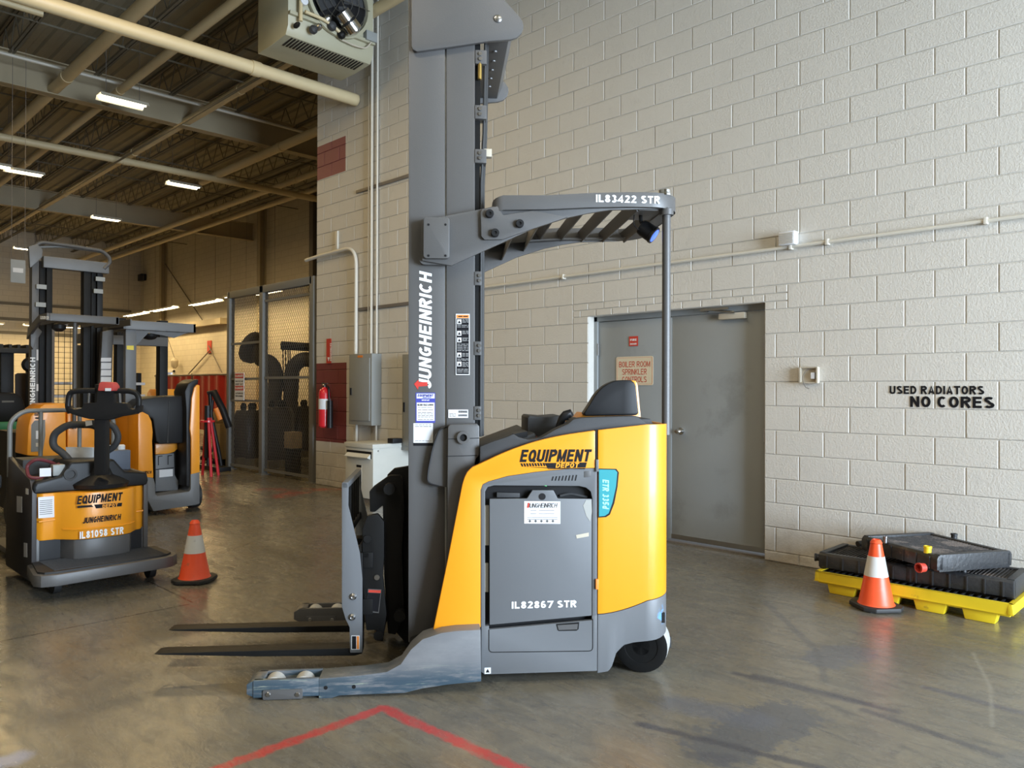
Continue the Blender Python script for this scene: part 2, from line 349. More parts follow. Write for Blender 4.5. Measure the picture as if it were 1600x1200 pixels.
# control joints / cracks
for a_, b_ in [((-60, 1014), (295, 944)), ((232, 908), (300, 941)), ((300, 880), (530, 800)), ((238, 801), (420, 790))]:
    mk = seg_mask(N, L, PX, PY, g2(*a_), g2(*b_), .004, .007, nb); c = mixc(mathn(N, L, 'MULTIPLY', mk, .8), c, (.035, .032, .028))
red = mathn(N, L, 'MAXIMUM', seg_mask(N, L, PX, PY, g2(594, 1108), g2(300, 1216), .020, .020, nb), seg_mask(N, L, PX, PY, g2(598, 1106), g2(838, 1214), .020, .022, nb))
redfade = ramp(noise(11, 6, .8), [(.30, (.35, .35, .35)), (.52, (1, 1, 1))])
c = mixc(mathn(N, L, 'MULTIPLY', red, mathn(N, L, 'MULTIPLY', redfade, .9)), c, (.55, .055, .05))
red2 = mathn(N, L, 'MAXIMUM', seg_mask(N, L, PX, PY, g2(415, 765), g2(520, 765), .10, .10, nb), seg_mask(N, L, PX, PY, g2(470, 768), g2(440, 775), .14, .1, nb))
red2 = mathn(N, L, 'MULTIPLY', red2, ramp(noise(4, 6, .8), [(.42, (0, 0, 0)), (.6, (.8, .8, .8))]))
c = mixc(red2, c, (.50, .10, .07))
yl = seg_mask(N, L, PX, PY, g2(312, 733), g2(352, 737), .05, .03, nb); c = mixc(mathn(N, L, 'MULTIPLY', yl, .8), c, (.65, .50, .12))
blp = seg_mask(N, L, PX, PY, g2(-5, 1195), g2(22, 1185), .03, .05, nb); c = mixc(mathn(N, L, 'MULTIPLY', blp, .6), c, (.35, .42, .65))
c = mixc(1.0, c, (.80, .80, .80), 'MULTIPLY')
L.new(c, b.inputs['Base Color'])
rg = N.new('ShaderNodeMapRange'); L.new(n2, rg.inputs[0]); rg.inputs[1].default_value = .3; rg.inputs[2].default_value = .7; rg.inputs[3].default_value = .15; rg.inputs[4].default_value = .36
L.new(rg.outputs[0], b.inputs['Roughness'])
bp = N.new('ShaderNodeBump'); bp.inputs['Strength'].default_value = .16; bp.inputs['Distance'].default_value = .010
L.new(mathn(N, L, 'ADD', n3, mathn(N, L, 'MULTIPLY', n2, 1.2)), bp.inputs['Height']); L.new(bp.outputs[0], b.inputs['Normal'])
XL, XR, YB, CEIL = -34.0, DOCKX, -9.0, 7.35
RECY, CORX = 11.9, S0-36*M
fin('floor', abox(B(), XL-.3, XR+3, YB-.3, RECY+.3, -.1, 0), fm, kind='structure')

# ------------------------------------------------------------ block walls
wm, N, L = new_mat('painted concrete block'); b = N['Principled BSDF']
geo = N.new('ShaderNodeNewGeometry'); sep = N.new('ShaderNodeSeparateXYZ'); L.new(geo.outputs['Position'], sep.inputs[0]); PX, PZ = sep.outputs[0], sep.outputs[2]
w1 = noise(1.2, 6, .6); w2 = noise(7, 6, .7)
c = mixc(w1, (.60, .575, .52), (.665, .645, .595))
c = mixc(mathn(N, L, 'MULTIPLY', ramp(w2, [(.60, (0, 0, 0)), (.78, (1, 1, 1))]), .35), c, (.36, .35, .34))
# dust and scuffs low on the wall, patchy
low = N.new('ShaderNodeMapRange'); L.new(PZ, low.inputs[0]); low.inputs[1].default_value = .45; low.inputs[2].default_value = .0; low.inputs[3].default_value = 0; low.inputs[4].default_value = 1
c = mixc(mathn(N, L, 'MULTIPLY', low.outputs[0], ramp(noise(5, 7, .75), [(.40, (0, 0, 0)), (.68, (.8, .8, .8))])), c, (.30, .26, .21))
def rectmask(x0, x1, z0, z1):
    a = mathn(N, L, 'MULTIPLY', mathn(N, L, 'GREATER_THAN', PX, x0), mathn(N, L, 'LESS_THAN', PX, x1))
    return mathn(N, L, 'MULTIPLY', a, mathn(N, L, 'MULTIPLY', mathn(N, L, 'GREATER_THAN', PZ, z0), mathn(N, L, 'LESS_THAN', PZ, z1)))
p_ = onY(497, 568, WALLY); q_ = onY(541, 693, WALLY); c = mixc(mathn(N, L, 'MULTIPLY', rectmask(CORX-.1, q_.x, q_.z, p_.z), .96), c, (.17, .015, .018))
p_ = onY(540, 212, WALLY); q_ = onY(500, 281, WALLY); c = mixc(mathn(N, L, 'MULTIPLY', rectmask(CORX-.1, p_.x, q_.z, p_.z), .94), c, (.24, .045, .05))
L.new(c, b.inputs['Base Color']); b.inputs['Roughness'].default_value = .6
bp = N.new('ShaderNodeBump'); bp.inputs['Strength'].default_value = .55; bp.inputs['Distance'].default_value = .006
L.new(mathn(N, L, 'ADD', noise(70, 3, .6), mathn(N, L, 'MULTIPLY', noise(240, 2, .5), .6)), bp.inputs['Height']); L.new(bp.outputs[0], b.inputs['Normal'])
DS0, DS1, DZT = -10*M, -.5*M, Z0+(10+1/3)*M       # door opening along the wall
WX1 = DOCKX
bm = B()
def pane(x0, x1, z0, z1): abox(bm, x0, x1, WALLY+.009, WALLY+.20, z0, z1)
pane(CORX+.006, S0+DS0, 0, CEIL); pane(S0+DS0, S0+DS1, DZT, CEIL); pane(S0+DS1, WX1, 0, CEIL)
wall = fin('wall_back', bm, wm, kind='structure')
rects = []
def addrect(s0, s1, z0, z1): rects.append((s0, s1, z0, z1))
nco = int((CEIL-Z0)/M)+1
for n in range(-1, nco):
    z0, z1 = Z0+n*M, Z0+(n+1)*M; z0 = max(z0, 0); z1 = min(z1, CEIL)
    s = -36*M if n % 2 == 0 else -37*M
    while s < WX1-S0:
        a0, a1 = max(s, -36*M), min(s+2*M, WX1-S0); s += 2*M
        if n == 10:
            if a1 <= -11*M+1e-6 or a0 >= .5*M-1e-6: addrect(a0, a1, z0, z1); continue
            if a0 < -11*M-1e-6: addrect(a0, -11*M, z0, z1)
            if a1 > .5*M+1e-6: addrect(.5*M, a1, z0, z1)
            continue
        if n < 10 and a1 > DS0+1e-6 and a0 < DS1-1e-6:
            if a0 < DS0-1e-6: addrect(a0, DS0, z0, z1)
            if a1 > DS1+1e-6: addrect(DS1, a1, z0, z1)
            continue
        addrect(a0, a1, z0, z1)
for r in range(3):
    z0 = Z0+10*M+r*M/3; s = -11*M - (M/2 if r % 2 else 0)
    while s < .5*M-1e-6:
        a0, a1 = max(s, -11*M), min(s+M, .5*M); s += M
        if r == 0:
            if a0 < DS0-1e-6: addrect(a0, min(a1, DS0), z0, z0+M/3)
            if a1 > DS1+1e-6: addrect(max(a0, DS1), a1, z0, z0+M/3)
        else: addrect(a0, a1, z0, z0+M/3)
def blockbm(bm, w, h, x=0, z=0, y=0):
    """front-rounded painted block, lower-left corner at x,z; face at y"""
    g, d, bv = .0035, .016, .004
    def ring(i, yy): return [bm.verts.new(p) for p in ((x+i, yy, z+i), (x+w-i, yy, z+i), (x+w-i, yy, z+h-i), (x+i, yy, z+h-i))]
    A = ring(g, y+d); Bq = ring(g, y+bv); C = ring(g+bv*1.1, y)
    for p, q in ((A, Bq), (Bq, C)):
        for k in range(4): bm.faces.new((p[k], p[(k+1) % 4], q[(k+1) % 4], q[k]))
    bm.faces.new(C)
def proj(P):
    d = Vector(P)-CAM; x = d.dot(RGT); y = d.dot(FWD); return 800+FOC*x/y, 603-FOC*d.z/y
def size(r):
    a = [proj((S0+s, WALLY, z)) for s in (r[0], r[1]) for z in (r[2], r[3])]
    xs = [min(max(p[0], 0), 1600) for p in a]; ys = [min(max(p[1], 0), 1200) for p in a]
    w = max(xs)-min(xs); h = max(ys)-min(ys)
    cx = sum(xs)/4; cyy = sum(ys)/4
    if 645 < cx < 742 or (680 < cx < 1050 and cyy > 665) or (1050 < cx < 1175 and cyy > 560): return 0   # behind the truck
    return w*h
rects = [r for r in rects if r[1]-r[0] > .02 and r[3]-r[2] > .01]
rects.sort(key=size, reverse=True)
cache = {}
rest = B()
for i, r in enumerate(rects):
    w, h = round(r[1]-r[0], 4), round(r[3]-r[2], 4); jy = random.uniform(-.0012, .0012)
    if i < 298 and size(r) > 0:
        if (w, h) not in cache:
            q = B(); blockbm(q, w, h); me = bpy.data.meshes.new('block'); q.to_mesh(me); q.free(); me.materials.append(wm); cache[(w, h)] = me
        o = link('block' if h > .1 else 'brick', cache[(w, h)], wall); o.location = (S0+r[0], WALLY+jy, r[2])
    else: blockbm(rest, w, h, S0+r[0], r[2], WALLY+jy)
fin('blocks', rest, wm, wall, kind='stuff')

# distant painted block walls, courses by relief
fw_, N, L = new_mat('distant painted block'); b = N['Principled BSDF']
tc = N.new('ShaderNodeTexCoord'); sp = N.new('ShaderNodeSeparateXYZ'); L.new(tc.outputs['Object'], sp.inputs[0]); cb = N.new('ShaderNodeCombineXYZ')
L.new(mathn(N, L, 'ADD', sp.outputs[0], sp.outputs[1]), cb.inputs[0]); L.new(sp.outputs[2], cb.inputs[1])
bk = N.new('ShaderNodeTexBrick'); L.new(cb.outputs[0], bk.inputs['Vector']); bk.inputs['Scale'].default_value = 1; bk.inputs['Brick Width'].default_value = .4064; bk.inputs['Row Height'].default_value = .2032
bk.inputs['Mortar Size'].default_value = .006; bk.inputs['Color1'].default_value = (.60, .55, .44, 1); bk.inputs['Color2'].default_value = (.57, .52, .42, 1); bk.inputs['Mortar'].default_value = (.42, .38, .30, 1)
geo = N.new('ShaderNodeNewGeometry')
L.new(mixc(mathn(N, L, 'MULTIPLY', ramp(noise(.6, 6, .7), [(.4, (0, 0, 0)), (.7, (1, 1, 1))]), .3), bk.outputs[0], (.42, .37, .28)), b.inputs['Base Color']); b.inputs['Roughness'].default_value = .65
FARX = XL
bm = B(); abox(bm, XL, -31.6, RECY, RECY+.3, 0, CEIL); abox(bm, -31.6, -30.3, RECY, RECY+.3, 2.1, CEIL); abox(bm, -30.3, CORX+2, RECY, RECY+.3, 0, CEIL)
fin('wall_recess', bm, fw_, kind='structure')
fin('wall_far', abox(B(), XL-.3, XL, YB, RECY+.3, 0, CEIL), fw_, kind='structure')
fin('wall_side', abox(B(), CORX+.006, CORX+.206, WALLY+.2, RECY, 0, CEIL), fw_, kind='structure')
fin('wall_front', abox(B(), XL-.3, XR+.3, YB-.3, YB, 0, CEIL), fw_, kind='structure')
bm = B(); abox(bm, XR, XR+.3, YB, 1.4, 0, CEIL); abox(bm, XR, XR+.3, 5.85, WALLY+.2, 0, CEIL); abox(bm, XR, XR+.3, 1.4, 5.85, 3.9, CEIL)
fin('wall_right', bm, fw_, kind='structure')
# open door in the far corner with the yard behind it
dfr = B(); 
for x0, x1, z0, z1 in ((-31.6, -31.5, 0, 2.1), (-30.4, -30.3, 0, 2.1), (-31.6, -30.3, 2.03, 2.13)): abox(dfr, x0, x1, RECY-.06, RECY+.3, z0, z1)
d2 = fin('door_2', dfr, WHT, kind='structure')
# ------------------------------------------------------------ roof: deck, joists, girders
DECK = mat('roof deck paint', (.30, .27, .19), .7, var=.15, scale=2)
JST = mat('joist paint', (.15, .135, .10), .6, var=.2)
GIR = mat('girder cream', (.38, .32, .21), .55, var=.1, scale=2)
bm = B(); x = XL
pts = []; y = YB-.3; k = 0
while y < RECY+.3:
    pts += [(y, CEIL), (y+.10, CEIL), (y+.13, CEIL+.04), (y+.23, CEIL+.04)]; y += .26
pts = pts + [(pts[-1][0], CEIL+.2), (YB-.3, CEIL+.2)]
prismX(bm, pts, XL-.3, XR+.3)
ceil = fin('ceiling', bm, DECK, kind='structure')
def joist_mesh(x0, x1):
    bm = B(); zt, zb = CEIL-.03, CEIL-.55
    for z in (zt, zb):
        abox(bm, x0, x1, -.045, -.008, z-.03, z+.005); abox(bm, x0, x1, .008, .045, z-.03, z+.005)
    x = x0; s = 0
    while x < x1-.3:
        a, b_ = (zt-.02, zb) if s == 0 else (zb, zt-.02); tube(bm, [(x, 0, a), (x+.32, 0, b_)], .010, 5, False); x += .32; s = 1-s
    return bm
jm = None
for i in range(12):
    y = -3.2+i*1.25
    if y > RECY-.2: break
    x1 = 2.5 if y < WALLY-.3 else CORX
    if y < WALLY-.3:
        if jm is None: o = fin('joist', joist_mesh(XL, 2.5), JST, ceil); jm = o.data
        else: o = link('joist', jm, ceil)
    else:
        o = fin('joist', joist_mesh(XL, CORX), JST, ceil)
    o.location.y = y
def girder(x, zt=CEIL-.55, h=.55, m=GIR, y0=-6, y1=None):
    bm = B(); y1 = y1 or (RECY if x < CORX else WALLY)
    abox(bm, x-.10, x+.10, y0, y1, zt-.02, zt); abox(bm, x-.10, x+.10, y0, y1, zt-h, zt-h+.02); abox(bm, x-.008, x+.008, y0, y1, zt-h, zt)
    return fin('girder', bm, m, ceil)
girder(-14.4); girder(-24.0)
bm = B(); abox(bm, -9, 4, WALLY-.02, WALLY+.1, CEIL-.2, CEIL)
for x in (-11.6, -12.9, -16.5, -18.8, -20.9, -26.5, -29): # light bridging across the joists
    fin('bridging', tube(B(), [(x, -5, CEIL-.57), (x, RECY-.1, CEIL-.57)], .016, 6), JST, ceil)
# recessed wall: steel columns and the diagonal brace
trim_no = [1]
def trim(bm, m): o = fin('trim_%d' % trim_no[0], bm, m, kind='structure'); trim_no[0] += 1; return o
for px in (408, 254, 490):
    X = onY(px, 500, RECY-.12).x
    bm = B(); abox(bm, X-.10, X+.10, RECY-.22, RECY-.20, 0, CEIL-.1); abox(bm, X-.10, X+.10, RECY-.05, RECY-.0, 0, CEIL-.1); abox(bm, X-.01, X+.01, RECY-.21, RECY-.02, 0, CEIL-.1); trim(bm, GIR if px != 490 else STR)
for a_, b_ in (((258, 412), (316, 500)), ((330, 545), (294, 585)), ((356, 600), (326, 540))):
    trim(tube(B(), [onY(*a_, RECY-.08), onY(*b_, RECY-.08)], .02, 8), STR)
p_, q_ = onX(0, 472, XL+.03), onX(200, 484, XL+.03)
for (ya, yb) in ((472, 485), (497, 503), (519, 523)):
    p_ = onX(-40, ya-2, XL+.04); q_ = onX(205, yb+1, XL+.04)
    trim(abox(B(), XL, XL+.06, p_.y, min(q_.y, RECY), p_.z-.05, p_.z+.05), JST)
X0 = onY(212, 520, RECY-.1).x; zb = onY(320, 508, RECY-.1).z
trim(abox(B(), X0-.5, onY(355, 508, RECY-.1).x, RECY-.35, RECY, zb-.06, zb+.14), GIR)

# ------------------------------------------------------------ pipes and conduits under the roof
def pipe(name, pts, r, m, label, cat='pipe', group=None, n=14, collars=0, cr=1.12):
    o = fin(name, tube(B(), pts, r, n), m)
    tag(o, label, cat, group)
    if collars:
        a, b_ = Vector(pts[0]), Vector(pts[-1]); d = (b_-a).normalized()
        for k in range(collars):
            t = (k+.5)/collars; c = a.lerp(b_, t); fin('coupling', cyl(B(), c-d*.06, c+d*.06, r*cr, n), m, o)
    return o
W1 = onY(558, 157, WALLY)       # where the fat pipe enters the block wall
pipe('sprinkler_main', [(W1.x, -6, W1.z), (W1.x, WALLY-.01, W1.z)], .085, CRM, 'fat cream pipe running overhead and ending in the block wall under the heater', collars=4)
def along_x(px, py, z, x0, x1):
    p = onZ(px, py, z); return [(x0, p.y, z), (x1, p.y, z)]
zc = 6.35
pipe('ceiling_pipe', along_x(305, 182, zc, XL+.1, -5), .075, CRM, 'long cream ceiling pipe rising to the heater just above the middle lamp', collars=6)
pipe('ceiling_pipe', along_x(160, 163, zc, XL+.1, -5), .065, CRM, 'cream ceiling pipe passing just left of the nearest hanging lamp', collars=5)
pipe('ceiling_pipe', along_x(60, 162, zc, XL+.1, -5), .09, CRM, 'cream ceiling pipe crossing the top left corner of the view', collars=5)
pp = onZ(415, 240, 6.1); pq = onZ(310, 283, 6.1)
pipe('ceiling_pipe', [(pq.x, pp.y, 6.1), (CORX+.2, pp.y, 6.1)], .085, CRM, 'short cream pipe from the overhead tee to the wall below the red square', collars=1)
yy = onZ(340, 320, 5.7).y
pipe('ceiling_pipe', [(XL+.1, onZ(330, 330, 6.2).y, 6.2), (CORX+2, onZ(330, 330, 6.2).y, 6.2)], .07, CRM, 'cream pipe high over the wire fence, lower of the two ending behind the block corner', collars=5)
pipe('ceiling_pipe', [(XL+.1, onZ(340, 348, 6.2).y, 6.2), (CORX+2, onZ(340, 348, 6.2).y, 6.2)], .06, CRM, 'lowest cream pipe under the roof near the recessed wall', collars=5)
pb = onZ(170, 247, 6.0)
pipe('branch_pipe', [(pb.x, -5, 6.0), (pb.x, RECY-.1, 6.0)], .07, CRM, 'cream branch pipe crossing overhead behind the nearest hanging lamp', collars=4)
pc = onZ(240, 145, 6.5)
pipe('roof_conduit', [(pc.x, -5, 6.5), (pc.x, RECY-.1, 6.5)], .025, CND, 'thin pale conduit crossing overhead above the nearest hanging lamp', 'conduit')
pc = onZ(100, 130, 5.9)
pipe('roof_conduit', along_x(120, 290, 5.9, XL+.1, -9), .018, JST, 'thin dark conduit rising from lower left to the upper roof', 'conduit')
pd = onZ(75, 35, 6.6)
pipe('ceiling_pipe', [(pd.x, -5, 6.7), (pd.x, 3.0, 6.7)], .05, CRM, 'thin cream pipe beside the fat pipe at the top left edge')

# hanging strip lamps
def strip_lamp(c, along, ln, label, group=None, lightw=True, k=1, col=FIXC):
    o = empty('strip_lamp', c, 0 if along == 'x' else PI/2)
    tag(o, label, 'lamp', group)
    fin('housing', prismX(B(), [(-.16, .0), (-.10, .07), (.10, .07), (.16, .0), (.15, .0), (.09, .06), (-.09, .06), (-.15, .0)], -ln/2, ln/2), LMP, o)
    for yv in (-.07, .07): fin('lamp_tube', cyl(B(), (-ln/2+.03, yv, .02), (ln/2-.03, yv, .02), .022, 10), TUB, o)
    for s in (-1, 1): fin('hanger', cyl(B(), (s*ln*.35, 0, .07), (s*ln*.35, 0, CEIL-c[2]), .005, 5), STR, o)
    if lightw:
        l = area('lamp_light', (0, 0, -.03), (0, 0, 0), ln, .2, FIXP*k*max(ln, 1.2), col); l.parent = o
    return o
for px, py, lab in ((192, 161, 'nearest hanging strip lamp, between the cream pipes at upper left'), (287, 291, 'hanging strip lamp just left of the pipe tee'),
                    (38, 271, 'hanging strip lamp at the left edge beside a small second one'), (166, 343, 'hanging strip lamp low over the lift truck masts'),
                    (41, 390, 'small distant hanging strip lamp left of the mast head'), (4, 262, 'partly hidden strip lamp at the far left end of the roof')):
    strip_lamp(tuple(onZ(px, py, 6.0)), 'y', .72 if px != 4 else .3, lab)
for (x, y) in ((-7.5, 2.6), (-8.5, -1.5), (-4.2, .3), (-1.2, -1.2), (.8, 1.6)):  # unseen lamps added to fill the truck side and block wall with light
    strip_lamp((x, y, 6.0), 'y', 1.22, 'added fill strip lamp, unseen, over the open floor outside the view', 'lamps over the open floor', col=FIXC if x < -6 else (1.0, .88, .70))
for px, py in ((212, 492), (255, 484), (320, 474), (372, 463), (415, 458)):
    p = onY(px, py, RECY-1.2); strip_lamp(tuple(p), 'x', 1.5 if px > 350 else 2.2, 'strip lamp in the low wall row, %s' % {212: 'leftmost and smallest', 255: 'second from the left', 320: 'above the red curtain', 372: 'seen through the left fence panel', 415: 'seen through the right fence panel'}[px], k=.55)
for yv in (2.5, 5.5, 8.5):
    strip_lamp((XL+1.6, yv, onX(30, 508, XL+1.6).z), 'y', 2.4, 'low strip lamp lighting the far end wall', 'lamps along the far wall', k=.6)

# ------------------------------------------------------------ wall fittings
def wpt(px, py, off=0): return onY(px, py, WALLY-off)
def conduit_v(px, y0, y1, r, label, name='wall_conduit', m=CND, off=.04, top=None):
    a, b_ = wpt(px, y0, off), wpt(px, y1, off); x = (a.x+b_.x)/2
    return pipe(name, [(x, WALLY-off, a.z if top is None else top), (x, WALLY-off, b_.z)], r, m, label, 'conduit', n=10)
zc_ = 2.622
c1 = pipe('wall_conduit', [(wpt(700, 450).x, WALLY-.028, zc_), (WX1, WALLY-.028, zc_)], .0145, CND, 'painted conduit running level across the white block wall above the door', 'conduit', n=10)
for px in (883, 1238, 1295, 1542):
    x = wpt(px, 380).x; fin('clamp', abox(B(), x-.012, x+.012, WALLY-.048, WALLY, zc_-.024, zc_+.024), CND, c1, bev=.003)
p_ = wpt(1222, 376); q_ = wpt(1250, 356)
o = empty('wall_horn', ((p_.x+q_.x)/2, WALLY, zc_+.05)); tag(o, 'white louvred alarm horn box sitting on the wall conduit', 'alarm')
hw = abs(q_.x-p_.x)/2-.01
fin('housing', abox(B(), -hw, hw, -.09, -.002, -.04, .07), WHT, o, bev=.006)
for k in range(7): fin('louvre', abox(B(), -hw+.008, hw-.008, -.097, -.089, -.03+k*.013, -.024+k*.013), BEI, o)
# gutted electric box
p_ = wpt(1253, 598); q_ = wpt(1280, 574); bw, bh = abs(q_.x-p_.x)/2, (q_.z-p_.z)/2
o = empty('electrical_box', ((p_.x+q_.x)/2, WALLY, (p_.z+q_.z)/2)); tag(o, 'open beige electrical box base with a loose wire on the white wall', 'electrical box')
fin('back_plate', abox(B(), -bw, bw, -.012, -.003, -bh, bh), BEI, o)
for sx in (-1, 1): fin('side_rim', abox(B(), sx*bw-.006, sx*bw+.006, -.045, -.003, -bh, bh), BEI, o)
for sz in (-1, 1): fin('end_rim', abox(B(), -bw, bw, -.04, -.003, sz*bh-.005, sz*bh+.005), BEI, o)
fin('terminal_block', abox(B(), .02, .05, -.04, -.012, -.03, .02), WHT, o)
fin('wire', tube(B(), bend([(.03, -.045, .05), (-.01, -.05, .045), (-.05, -.05, -.02), (-.02, -.05, -.10), (.01, -.05, -.11)], .03), .0025, 6), STR, o)
# wall lettering
def wtext(name, s, x0, x1, yb, yt, lab, bold=.03):
    a, b_ = wpt(x0, yb, .003), wpt(x1, yb, .003); t = wpt((x0+x1)/2, yt, .003); u = wpt((x0+x1)/2, yb, .003)
    o = empty(name, ((a.x+b_.x)/2, WALLY, u.z)); tag(o, lab, 'lettering')
    ws = s.split(); n = [sum(glyph(c, .215)[1]+.12 for c in w)-.12 for w in ws]; tot = n[0]+n[1]+.48; W_ = b_.x-a.x; x = a.x-o.location.x
    for w, k in zip(ws, n): textm('word', w, BTX, (x, -.0035, 0), (1, 0, 0), (0, 0, 1), W_*k/tot, t.z-u.z, o, bold=bold); x += W_*(k+.48)/tot
wtext('wall_lettering', 'USED RADIATORS', 1390, 1538, 616, 603, 'black wall lettering reading USED RADIATORS on the white blocks')
wtext('wall_lettering', 'NO CORES', 1422, 1554, 637, 619.5, 'black wall lettering reading NO CORES, larger lower line')

# vertical conduits, struts, panel boxes left of the mast
conduit_v(581, 60, 553, .021, 'thick cream conduit rising from the grey panel box to the heater', top=CEIL-.6)
conduit_v(589, 60, 690, .014, 'thin cream conduit passing the right side of the grey panel box', top=CEIL-.6)
conduit_v(576, 120, 553, .009, 'thinnest cream conduit left of the thick one above the panel box')
conduit_v(557, 663, 690, .02, 'short pipe stub between the panel box and the cabinet')
for (a_, b_, lab) in (((557, 300), (645, 273), 'upper dark strut rail on the block wall carrying the conduits'), ((560, 483), (645, 474), 'lower dark strut rail on the block wall carrying the conduits')):
    p_, q_ = wpt(*a_, .01), wpt(*b_, .01); z = (p_.z+q_.z)/2
    tag(fin('strut_rail', abox(B(), p_.x, q_.x, WALLY-.022, WALLY-.001, z-.022, z+.022), STR, bev=.003), lab, 'rail')
a = wpt(556, 553, .05); t = wpt(556, 385, .05); e = wpt(497, 388, .05)
pipe('wall_conduit', bend([(a.x, WALLY-.05, a.z), (a.x, WALLY-.05, t.z-.0), (e.x, WALLY-.05, t.z-.02), (e.x-.35, WALLY-.05, t.z-.04)], .28, 8), .026, CND, 'cream conduit bending left around the wall corner above the extinguisher', 'conduit')
p_ = wpt(526, 393, .02); q_ = wpt(526, 361, .02)
tag(fin('strut_bracket', abox(B(), p_.x-.03, p_.x+.03, WALLY-.03, WALLY-.001, p_.z, q_.z), CND, bev=.004), 'short white upright strut behind the bent conduit', 'bracket')
def wallbox(name, x0, x1, y0, y1, dep, m, lab, cat, parts=True, sidepx=None):
    p_ = wpt(x0, y1, dep); q_ = wpt(x1, y0, dep)
    zt = (wpt(x0, y0, dep).z+wpt(x1, y0, dep).z)/2; zb = (wpt(x0, y1, dep).z+wpt(x1, y1, dep).z)/2
    o = empty(name, ((p_.x+q_.x)/2, WALLY, zb)); w = (q_.x-p_.x)/2; h = zt-zb; tag(o, lab, cat)
    fin('box', abox(B(), -w, w, -dep, -.002, 0, h), m, o, bev=.006)
    return o, w, h
o, w, h = wallbox('panel_box', 545, 581, 553, 664, .16, PAN, 'tall grey electrical panel box on the wall right of the extinguisher', 'electrical panel')
fin('door', abox(B(), -w+.04, w-.04, -.172, -.16, .06, h-.06), PAN, o, bev=.004, label='slightly raised cover door')
fin('latch', abox(B(), -w+.06, -w+.085, -.185, -.172, h*.42, h*.52), BLK, o)
fin('label', abox(B(), -.06, .06, -.163, -.16, h-.05, h-.02), ORG, o)
o, w, h = wallbox('panel_box', 628, 668, 553, 705, .15, PAN, 'grey electrical panel box half hidden behind the mast', 'electrical panel')
fin('door', abox(B(), -w+.04, w-.04, -.162, -.15, .06, h-.06), PAN, o, bev=.004); fin('latch', abox(B(), -w+.05, -w+.075, -.175, -.162, h*.4, h*.5), BLK, o)
# floor cabinet (transformer): front faces the room, right side lit
dep = .55; yf = WALLY-.03-dep
A_ = onY(540, 697, yf); B_ = onY(583, 689, yf); zt = (A_.z+B_.z)/2
o = empty('transformer_cabinet', ((A_.x+B_.x)/2, yf+dep/2, 0)); w = (B_.x-A_.x)/2; tag(o, 'pale grey floor cabinet with a vent slot below the wall panel box', 'cabinet')
fin('body', abox(B(), -w, w, -dep/2, dep/2, .06, zt), CAB, o, bev=.006); fin('plinth', abox(B(), -w+.02, w-.02, -dep/2+.02, dep/2-.02, 0, .06), STR, o)
fin('top_rim', abox(B(), -w-.012, w+.012, -dep/2-.015, dep/2, zt-.05, zt+.005), CAB, o, bev=.004)
fin('vent_slot', abox(B(), -w+.03, w-.03, -dep/2-.004, -dep/2, zt-.18, zt-.09), BLK, o)
fin('vent_hood', prismX(B(), [(-dep/2-.003, zt-.185), (-dep/2-.05, zt-.17), (-dep/2-.05, zt-.162), (-dep/2-.003, zt-.12)], -w+.05, w-.05), CAB, o)
fin('rating_label', abox(B(), -.05, .06, -dep/2-.004, -dep/2, zt-.48, zt-.27), BEI, o); fin('label_header', abox(B(), -.05, .06, -dep/2-.005, -dep/2-.003, zt-.30, zt-.27), BTX, o)
for sy in (-1, 1): fin('screw', cyl(B(), (w, sy*.2, zt-.08), (w+.006, sy*.2, zt-.08), .01, 8), STL, o)
q_ = onZ(601, 680, zt+.02)
tag(fin('receipt_printer', abox(B(), B_.x+.05-.10, B_.x+.05+.02, yf+.25, yf+.40, zt+.006, zt+.07), BLK, bev=.01), 'small black gadget lying on the cabinet by the conduit', 'gadget')
# extinguisher and its sign
p_ = wpt(507, 668, .12); q_ = wpt(507, 600, .12); zb, zt = p_.z, q_.z; H = zt-zb; X = p_.x; R = .085
o = empty('fire_extinguisher', (X, WALLY-.12, zb)); tag(o, 'large red fire extinguisher hanging on the dark red painted patch', 'fire extinguisher')
fin('cylinder', lathe(B(), [(R*.8, 0), (R, .02), (R, H*.78), (R*.85, H*.86), (R*.35, H*.92), (R*.3, H*.95)], (0, 0, 0)), RED, o)
fin('label', lathe(B(), [(R+.002, H*.42), (R+.002, H*.66)], (0, 0, 0)), WHT, o)
fin('valve', lathe(B(), [(.03, H*.93), (.035, H*.97), (.02, H)], (0, 0, 0), n=12), STL, o)
fin('lever', prism(B(), [(-.07, H*.98), (.08, H*1.0), (.08, H*1.02), (-.06, H*1.03)], -.012, .012), STL, o)
fin('hose', tube(B(), bend([(.02, 0, H*.96), (.11, 0, H*.93), (.13, 0, H*.5), (.125, 0, H*.2)], .08), .014, 8), BLK, o)
fin('horn', lathe(B(), [(.045, .0), (.042, H*.35), (.04, H*.62)], (.145, 0.0, .0), n=14), BLK, o)
p_ = wpt(511, 568); q_ = wpt(518, 529)
o = fin('sign_panel', abox(B(), p_.x, q_.x, WALLY-.012, WALLY-.002, p_.z, q_.z), RTX); tag(o, 'narrow red vertical sign with an arrow above the fire extinguisher', 'sign')
textm('lettering', 'EXTINGUISHER', WTX, (q_.x-.02, WALLY-.0125, q_.z-.07), (0, 0, -1), (1, 0, 0), (q_.z-p_.z)*.72, -(-.045), o)
fin('arrow', prism(B(), [((p_.x+q_.x)/2-.03, p_.z+.09), ((p_.x+q_.x)/2+.03, p_.z+.09), ((p_.x+q_.x)/2, p_.z+.03)], WALLY-.0135, WALLY-.012), WTX, o)

